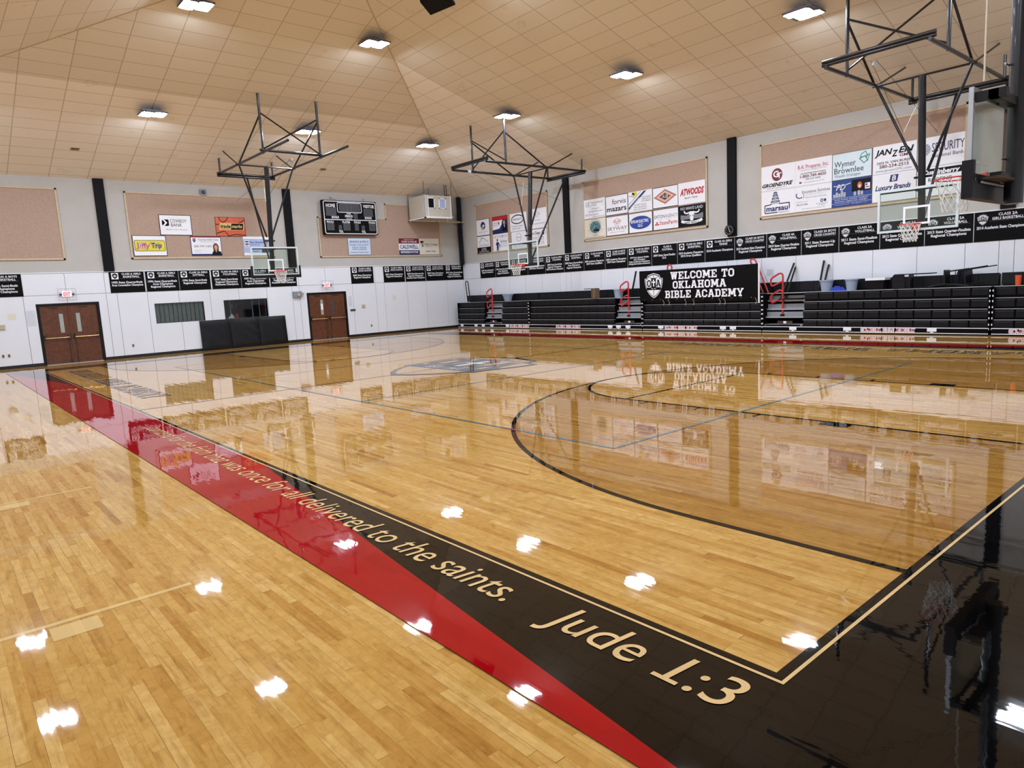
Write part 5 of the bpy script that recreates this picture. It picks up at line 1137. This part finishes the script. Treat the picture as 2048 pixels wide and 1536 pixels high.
# ================================================================== BLEACHERS
FX = 18.81
ROWS = [(.22, .41), (.48, .70), (.77, .99), (1.08, 1.30)]
AIS = [(24.47, 25.86), (15.76, 17.21), (9.18, 10.58), (.6, 2.0)]
SEC = [(22.45, 28.05), (15.75, 22.4), (10.62, 15.7), (4.04, 10.58), (-2.6, 3.97)]
TXT = [(22.39, 23.84), (19.08, 20.64), (13.15, 14.66), (5.81, 7.37), (2.05, 3.6)]
PLT = [[27.7, 26.5, 25.9, 25.2, 24.0], [17.4, 16.95, 16.45], [14.82, 12.1, 11.7], [9.5, 7.75, 5.4], [.5]]
seclab = ['closed black bleacher section at the far corner end', 'closed black bleacher section behind the middle side hoop', 'closed black bleacher section below the welcome banner', 'closed black bleacher section below the nearest side hoop', 'closed black bleacher section at the right edge of the photo']
for si, (y0, y1) in enumerate(SEC):
    o = empty('bleacher_section', (FX, y0, 0)); off = (FX, y0, 0)
    ai = [a for a in AIS if a[0] >= y0 - .05 and a[1] <= y1 + .05]
    spans = [(y0, y1)]
    for a in ai:
        n_ = []
        for s in spans:
            if a[0] > s[0] + .1: n_.append((s[0], min(s[1], a[0])))
            if a[1] < s[1] - .1: n_.append((max(s[0], a[1]), s[1]))
        spans = n_
    for ri, (z0, z1) in enumerate(ROWS):
        x = FX + .03 * ri
        for s0, s1 in spans:
            b = MB(off); d = MB(off)
            n = max(1, round((s1 - s0) / .46)); w = (s1 - s0) / n
            for i in range(n):
                a0, a1 = s0 + w * i + .006, s0 + w * (i + 1) - .006; c = .02
                b.add([(x, a0 + c, z0), (x, a1 - c, z0), (x - .012, a1 - c, z1 - .05), (x - .012, a0 + c, z1 - .05), (x + .02, a0 + c, z1), (x + .02, a1 - c, z1), (x + .18, a0, z1), (x + .18, a1, z1), (x + .02, a0, z0), (x + .02, a1, z0), (x + .02, a0, z1 - .03), (x + .02, a1, z1 - .03)],
                      [(1, 0, 3, 2), (2, 3, 4, 5), (5, 4, 6, 7), (0, 8, 10, 3), (3, 10, 4), (9, 1, 2, 11), (11, 2, 5)])
            d.box((x - .02, s0, z1 - .0), (x + .22, s1, z1 + .018)) if ri == 3 else d.box((x - .02, s0, z1 + .004), (x + .2, s1, z1 + .02))
            b.build('seat_row', 'seat', o); d.build('deck_edge', 'alu' if ri < 3 else 'deck', o)
    for s0, s1 in spans: MB(off).box((FX + .12, s0, .02), (FX + .3, s1, 1.29)).build('understructure', 'under', o)
    b = MB(off); b.box((FX + .2, y0, 1.285), (XR - .06, y1, 1.31)); b.build('top_deck', 'deck', o)
    b = MB(off); n = round((y1 - y0) / .46); w = (y1 - y0) / n
    for i in range(n): b.box((19.5, y0 + w * i + .005, 1.34), (19.62, y0 + w * (i + 1) - .005, 1.66))
    b.build('back_seat_row', 'seat', o)
    b = MB(off); b.box((19.63, y0, .05), (19.7, y1, 1.64)); b.build('rear_frame', 'under', o)
    sk = MB(off).box((FX - .03, y0, .04), (FX + .02, y1, .2)).build('front_skirt', 'under', o)
    b = MB(off); b.box((FX - .038, y0, .185), (FX - .028, y1, .205)); b.box((FX - .038, y0, .035), (FX - .028, y1, .055)); b.build('skirt_rail', 'white', sk)
    t0, t1 = TXT[si]; b = MB(); c = MB(); slab_text(c, 'OKLAHOMA BIBLE ACADEMY', 0, .062, .115, t1 - t0 - .06, 0.008, grow=.011, gap=.16); slab_text(b, 'OKLAHOMA BIBLE ACADEMY', 0, .062, .115, t1 - t0 - .06, .011, grow=-.003, gap=.16)
    mt = Matrix.Translation(-Vector(off)) @ right_m((t0 + t1) / 2, 0, .03, FX)
    q = c.build('lettering_outline', 'white', sk); q.matrix_local = mt; q = b.build('lettering', 'red', sk); q.matrix_local = mt
    b = MB(off)
    for p in PLT[si]: b.box((FX - .045, p - .12, .09), (FX - .03, p + .12, .19)); b.box((FX - .045, p - .04, .06), (FX - .03, p + .04, .1))
    b.build('skirt_bracket', 'white', sk)
    b = MB(off)
    for p in (y0 + .02, y1 - .02): b.box((FX - .02, p - .02, .0), (FX + .3, p + .02, 1.3))
    b.build('end_frame', 'under', o)
    b = MB(off)
    for p in (y0, y1):
        for z in (.15, .27, .44, .6, .74, .9, 1.04, 1.18): b.box((FX - .025, p - .012, z), (FX - .015, p + .012, z + .05))
    b.build('end_clip', 'white', o)
    for a0, a1 in ai:
        st = empty('aisle_stair', (0, 0, 0)); st.parent = o
        for i, z in enumerate((.27, .53, .79, 1.07)):
            x = FX + .04 + .07 * i
            MB(off).box((x, a0 + .04, z - .05), (x + .03, a1 - .04, z)).build('step_nosing', 'alu', st)
            MB(off).box((x + .03, a0 + .04, z - .03), (FX + .5, a1 - .04, z)).build('step_tread', 'deck', st)
            if i: MB(off).box((x + .1, a0 + .1, z), (x + .12, a1 - .04, z + .15)).build('step_riser', 'mgray', st)
        MB(off).box((FX + .5, a0, .02), (FX + .54, a1, 1.28)).build('aisle_back', 'under', st)
        b = MB(off); b.box((FX - .02, a0 + .12, .2), (FX + .03, a1 - .1, .26)); b.build('step_carrier', 'under', st)
        b = MB(off); p = (a0 + a1) / 2 - .1; b.box((FX - .03, p - .26, .3), (FX - .02, p + .26, .39)); b.build('seat_number_plate', 'rust', st)
        b = MB(off); b.box((FX - .033, p - .05, .31), (FX - .03, p + .05, .38)); b.build('plate_sticker', 'white', st)
    tag(o, seclab[si], 'bleachers', 'telescoping bleacher sections')
# red aisle handrails
def handrail(y, label):
    x = 19.02; o = empty('aisle_handrail', (x, y, .5)); off = (x, y, .5)
    lp = [(.03, 1.94), (.08, 1.96), (.16, 1.94), (.36, 1.83), (.42, 1.77), (.43, 1.68), (.42, 1.6), (.38, 1.55), (.33, 1.56), (0, 1.7)]
    b = MB(off); b.tube([(x, y, .55), (x, y, 1.88)] + [(x, y + t, z) for t, z in lp], .03, 8); b.build('upper_rail', 'rail', o, True)
    b = MB(off); b.tube([(x, y, 1.33)] + [(x, y + t, z - .56) for t, z in lp], .03, 8); b.build('lower_rail', 'rail', o, True)
    b = MB(off); b.box((x - .06, y - .06, .5), (x + .06, y + .06, .6)); b.build('socket', 'black', o)
    tag(o, label, 'handrail', 'red aisle handrails')
handrail(25.36, 'red double-loop aisle handrail near the far corner'); handrail(16.58, 'red double-loop aisle handrail left of the welcome banner'); handrail(9.98, 'red double-loop aisle handrail right of the welcome banner'); handrail(1.3, 'red double-loop aisle handrail past the right edge of the photo')
def ubar(name, p0, p1, side, r, m, label, cat):
    p0 = Vector(p0); p1 = Vector(p1); s = Vector(side); o = empty(name, p0); d = (p1 - p0).normalized(); w = s.length / 2
    pts = [p0 - s / 2] + [p1 - s / 2] + [p1 + d * w * math.sin(PI * i / 8) - s / 2 * math.cos(PI * i / 8) for i in range(1, 8)] + [p1 + s / 2, p0 + s / 2]
    b = MB(p0); b.tube(pts, r, 8); b.build('rail_tube', m, o, True); tag(o, label, cat); return o
ubar('safety_rail', (19.3, 10.75, 1.32), (19.45, 11.3, 2.42), (0, .2, 0), .03, 'rail', 'tall red rail leaning at the right end of the welcome banner', 'safety rail')
ubar('safety_rail', (19.3, 14.75, 1.32), (19.45, 14.85, 2.42), (0, .2, 0), .03, 'rail', 'red rail whose loop pokes up behind the left part of the welcome banner', 'safety rail')
ubar('end_rail', (19.36, 27.75, 1.32), (19.36, 27.85, 2.32), (.0, .22, 0), .026, 'black', 'black end rail loop standing on the bleachers at the far corner', 'end rail')
o = MB((19.3, 16.5, 1.32)).cyl((19.3, 16.68, 1.32), (19.44, 16.5, 2.36), .036, 8).build('leaning_pole', 'black'); o.location = (19.3, 16.5, 1.32); tag(o, 'thick black pole leaning on the wall behind the left red handrail', 'pole')
# welcome banner hung along the upper bleacher front
o = empty('welcome_banner', mtx=right_m(15.77, 1.17, 0, 18.74)); bw, bh = 5.09, 1.16
def wav(u, v): return .012 * math.sin(u * 5.1 + v * 2) + .01 * math.exp(-((u - .25 - v * .1) / .12) ** 2) * v + .012 * math.exp(-((u - 4.75 + .3 * (v - .5)) / .1) ** 2)
b = MB(); nx, ny = 70, 12
V = [(bw * i / nx, bh * j / ny + (-.012 * math.sin(PI * i / nx) if j == ny else 0), wav(bw * i / nx, j / ny)) for j in range(ny + 1) for i in range(nx + 1)]
b.add(V, [(j * (nx + 1) + i, j * (nx + 1) + i + 1, (j + 1) * (nx + 1) + i + 1, (j + 1) * (nx + 1) + i) for j in range(ny) for i in range(nx)])
V2 = [(x, y, z - .006) for x, y, z in V]; b.add(V2, [(j * (nx + 1) + i, (j + 1) * (nx + 1) + i, (j + 1) * (nx + 1) + i + 1, j * (nx + 1) + i + 1) for j in range(ny) for i in range(nx)])
cl = b.build('banner_cloth', 'ban', o, True)
b = MB(); slab_text(b, 'WELCOME TO', 2.83, .775, .28, 2.68, .03); slab_text(b, 'OKLAHOMA', 2.72, .43, .28, 2.26, .03); slab_text(b, 'BIBLE ACADEMY', 2.88, .08, .28, 3.3, .03); b.build('lettering', 'white', o)
shield(o, .7, .58, .86, 'white', 'ban', .026)
b = MB()
for i in range(13): b.ell(.25 + i * .38, .03, .014, .014, .03, 8)
b.build('grommet', 'chrome', o)
b = MB()
for x in (1.1, 1.35, 2.1, 2.45, 3.55, 3.75, 4.95): b.tube([(x, .02, .02), (x + .02, -.1, -.05), (x, -.2, -.02)], .005, 5)
b.build('tie_cord', 'white', o); b = MB().box((bw - .03, -.16, -.01), (bw + .02, bh + .02, .012)); b.build('edge_hem', 'white', o)
tag(o, 'black vinyl welcome banner with white block letters and shield across the bleachers', 'banner')
# things left on the top deck
DK = 1.31
def bin_(x, y, r0, r1, h, m, label, lid=None):
    o = empty('waste_bin', (x, y, DK)); n = 20; b = MB(); V = []
    for z, r in ((0, r0), (h, r1), (h, r1 + .02), (h - .04, r1 + .02), (h - .04, r1), (h - .02, r1 - .015), (.02, r0 - .01)):
        V += [(r * math.cos(2 * PI * i / n), r * math.sin(2 * PI * i / n), z) for i in range(n)]
    F = [tuple(range(n - 1, -1, -1)), tuple(6 * n + i for i in range(n))]
    order = [0, 4, 3, 2, 1, 5, 6]
    for a_, c_ in zip(order, order[1:]):
        F += [(a_ * n + i, a_ * n + (i + 1) % n, c_ * n + (i + 1) % n, c_ * n + i) for i in range(n)]
    b.add(V, F); b.build('bin_body', m, o, True)
    if lid: b = MB(); b.cyl((0, 0, h), (0, 0, h + .03), r1 + .03, 20); b.build('bin_lid', lid, o, True)
    tag(o, label, 'bin', 'bins on the bleacher deck')
bin_(19.2, 8.6, .15, .2, .36, 'bin', 'left grey-blue bin beside the leaning broom handles'); bin_(19.2, 7.82, .14, .18, .36, 'bin', 'right grey-blue bin beside the blue cloth heap'); bin_(19.2, 24.35, .16, .26, .34, 'bin', 'grey-blue bin on the bleachers near the far corner handrail'); bin_(19.2, 17.25, .16, .2, .36, 'bin', 'grey-blue bin behind the left red handrail')
o = empty('storage_tote', (19.2, 7.05, DK)); off = (19.2, 7.05, DK); b = MB(); b.add([(-.16, -.2, 0), (.16, -.2, 0), (.16, .2, 0), (-.16, .2, 0), (-.19, -.25, .3), (.19, -.25, .3), (.19, .25, .3), (-.19, .25, .3)], [(0, 3, 2, 1), (4, 5, 6, 7), (0, 1, 5, 4), (1, 2, 6, 5), (2, 3, 7, 6), (3, 0, 4, 7)]); b.build('tote_body', 'ink', o)
b = MB(); b.box((-.21, -.28, .29), (.21, .28, .36)); b.build('tote_lid', 'white', o); tag(o, 'black storage tote with a pale lid on the bleacher deck', 'tote')
b = MB(); rr = random.Random(5); n = 16
V = [(0, 0, .14)]
for k in range(1, 4):
    for i in range(n): r = k / 3; V.append((.13 * r * math.cos(2 * PI * i / n), .27 * r * math.sin(2 * PI * i / n), max(0, .13 * (1 - r * r) + rr.uniform(-.06, .06) * (k < 3))))
F = [(0, 1 + i, 1 + (i + 1) % n) for i in range(n)]
for k in range(2): F += [(1 + k * n + i, 1 + (k + 1) * n + i, 1 + (k + 1) * n + (i + 1) % n, 1 + k * n + (i + 1) % n) for i in range(n)]
F.append(tuple(1 + 2 * n + i for i in range(n - 1, -1, -1)))
b.add(V, F); o = b.build('cloth_heap', 'cloth'); o.location = (19.12, 8.2, DK); tag(o, 'crumpled blue cloth heap between two grey-blue bins', 'cloth')
def pole(name, a, c, r, label, head=None, m='black'):
    a = Vector(a); c = Vector(c); o = empty(name, a); b = MB(a); b.cyl(a, c, r, 8); b.build('handle', m, o, True)
    if head:
        b = MB(a); b.box(*head); b.build('mop_head', 'black', o)
    tag(o, label, 'mop', 'mops and brooms leaning on the wall')
pole('dust_mop', (19.0, 10.05, 1.12), (19.68, 9.93, 2.28), .03, 'left black dust mop leaning beside the red handrail', ((18.93, 9.3, 1.09), (19.07, 10.1, 1.12)))
pole('dust_mop', (19.05, 9.9, 1.13), (19.68, 9.88, 2.14), .028, 'shorter black dust mop beside the taller one at the red handrail', ((19.08, 9.3, 1.1), (19.2, 9.9, 1.13)))
pole('broom', (19.45, 8.98, DK + .01), (19.69, 8.92, 2.3), .032, 'taller black broom handle rising behind the left bin', ((19.41, 8.9, DK), (19.49, 9.06, DK + .05)))
pole('broom', (19.42, 8.84, DK + .01), (19.69, 8.76, 2.16), .032, 'shorter black broom handle leaning behind the left bin', ((19.38, 8.77, DK), (19.46, 8.9, DK + .05)))
b = MB(); b.cyl((0, 0, 0), (0, 0, .27), .06, 16, .075); o = b.build('drink_cup', 'cup', None, True); o.location = (19.1, 3.5, DK + .0); tag(o, 'orange cup standing on the bleacher deck at the right edge', 'cup')
def chair(mtx, m, fm, label, hs=.45):
    o = empty('stacking_chair', mtx=mtx); k = hs - .45
    b = MB(); b.add([(-.2, -.19, .43 + k), (.2, -.19, .43 + k), (.2, .2, .43 + k), (-.2, .2, .43 + k), (-.21, -.2, .47 + k), (.21, -.2, .47 + k), (.21, .21, .47 + k), (-.21, .21, .47 + k)], [(0, 3, 2, 1), (4, 5, 6, 7), (0, 1, 5, 4), (1, 2, 6, 5), (2, 3, 7, 6), (3, 0, 4, 7)]); b.build('seat', m, o)
    b = MB(); pts = [(-.19, .58), (.19, .58), (.21, .62), (.2, .84), (.16, .88), (-.16, .88), (-.2, .84), (-.21, .62)]
    b.add([(x, -.22 - (z - .58) * .2, z + k) for x, z in pts] + [(x, -.19 - (z - .58) * .2, z + k) for x, z in pts], [tuple(range(8)), tuple(range(15, 7, -1))] + [(i, 8 + i, 8 + (i + 1) % 8, (i + 1) % 8) for i in range(8)]); b.build('backrest', m, o)
    for s in (-1, 1):
        MB().tube([(s * .2, .22, 0), (s * .2, .16, .43 + k)], .015, 6).build('leg', fm, o, True)
        MB().tube([(s * .2, -.26, 0), (s * .2, -.18, .43 + k), (s * .2, -.24, .84 + k)], .015, 6).build('leg', fm, o, True)
        MB().tube([(s * .2, .2, .18 + k), (s * .2, -.22, .18 + k)], .012, 6).build('side_rail', fm, o, True)
    tag(o, label, 'chair', 'chairs tipped over on the bleachers'); return o
def side_m(x, y, z, d, yaw=0., e=1):   # lying on its side, feet pointing along d*(-Y), back towards -e*X
    m = Matrix(((0, e, 0, 0), (0, 0, d, 0), (d * e, 0, 0, 0), (0, 0, 0, 1)))
    return Matrix.Translation((x, y, z)) @ Matrix.Rotation(yaw, 4, 'Z') @ m
chair(side_m(19.2, 5.5, DK + .225, 1, .1), 'seat', 'black', 'left black chair lying on its side beside the storage tote', .6)
chair(Matrix.Translation((19.2, 4.6, DK + .29)) @ Matrix(((-1, 0, 0, 0), (0, 0, 1, 0), (0, 1, 0, 0), (0, 0, 0, 1))), 'seat', 'black', 'black chair lying flat on its back between the two tipped black chairs', .6)
chair(side_m(19.27, 4.12, DK + .36, 1, -.2, -1) @ Matrix.Rotation(.12, 4, 'Y'), 'seat', 'black', 'rightmost black chair tipped on its side with legs sticking up', .62)
chair(side_m(19.2, 18.9, DK + .225, -1, -.25), 'brown', 'black', 'brown padded chair tipped on its side on the bleachers left of the banner')
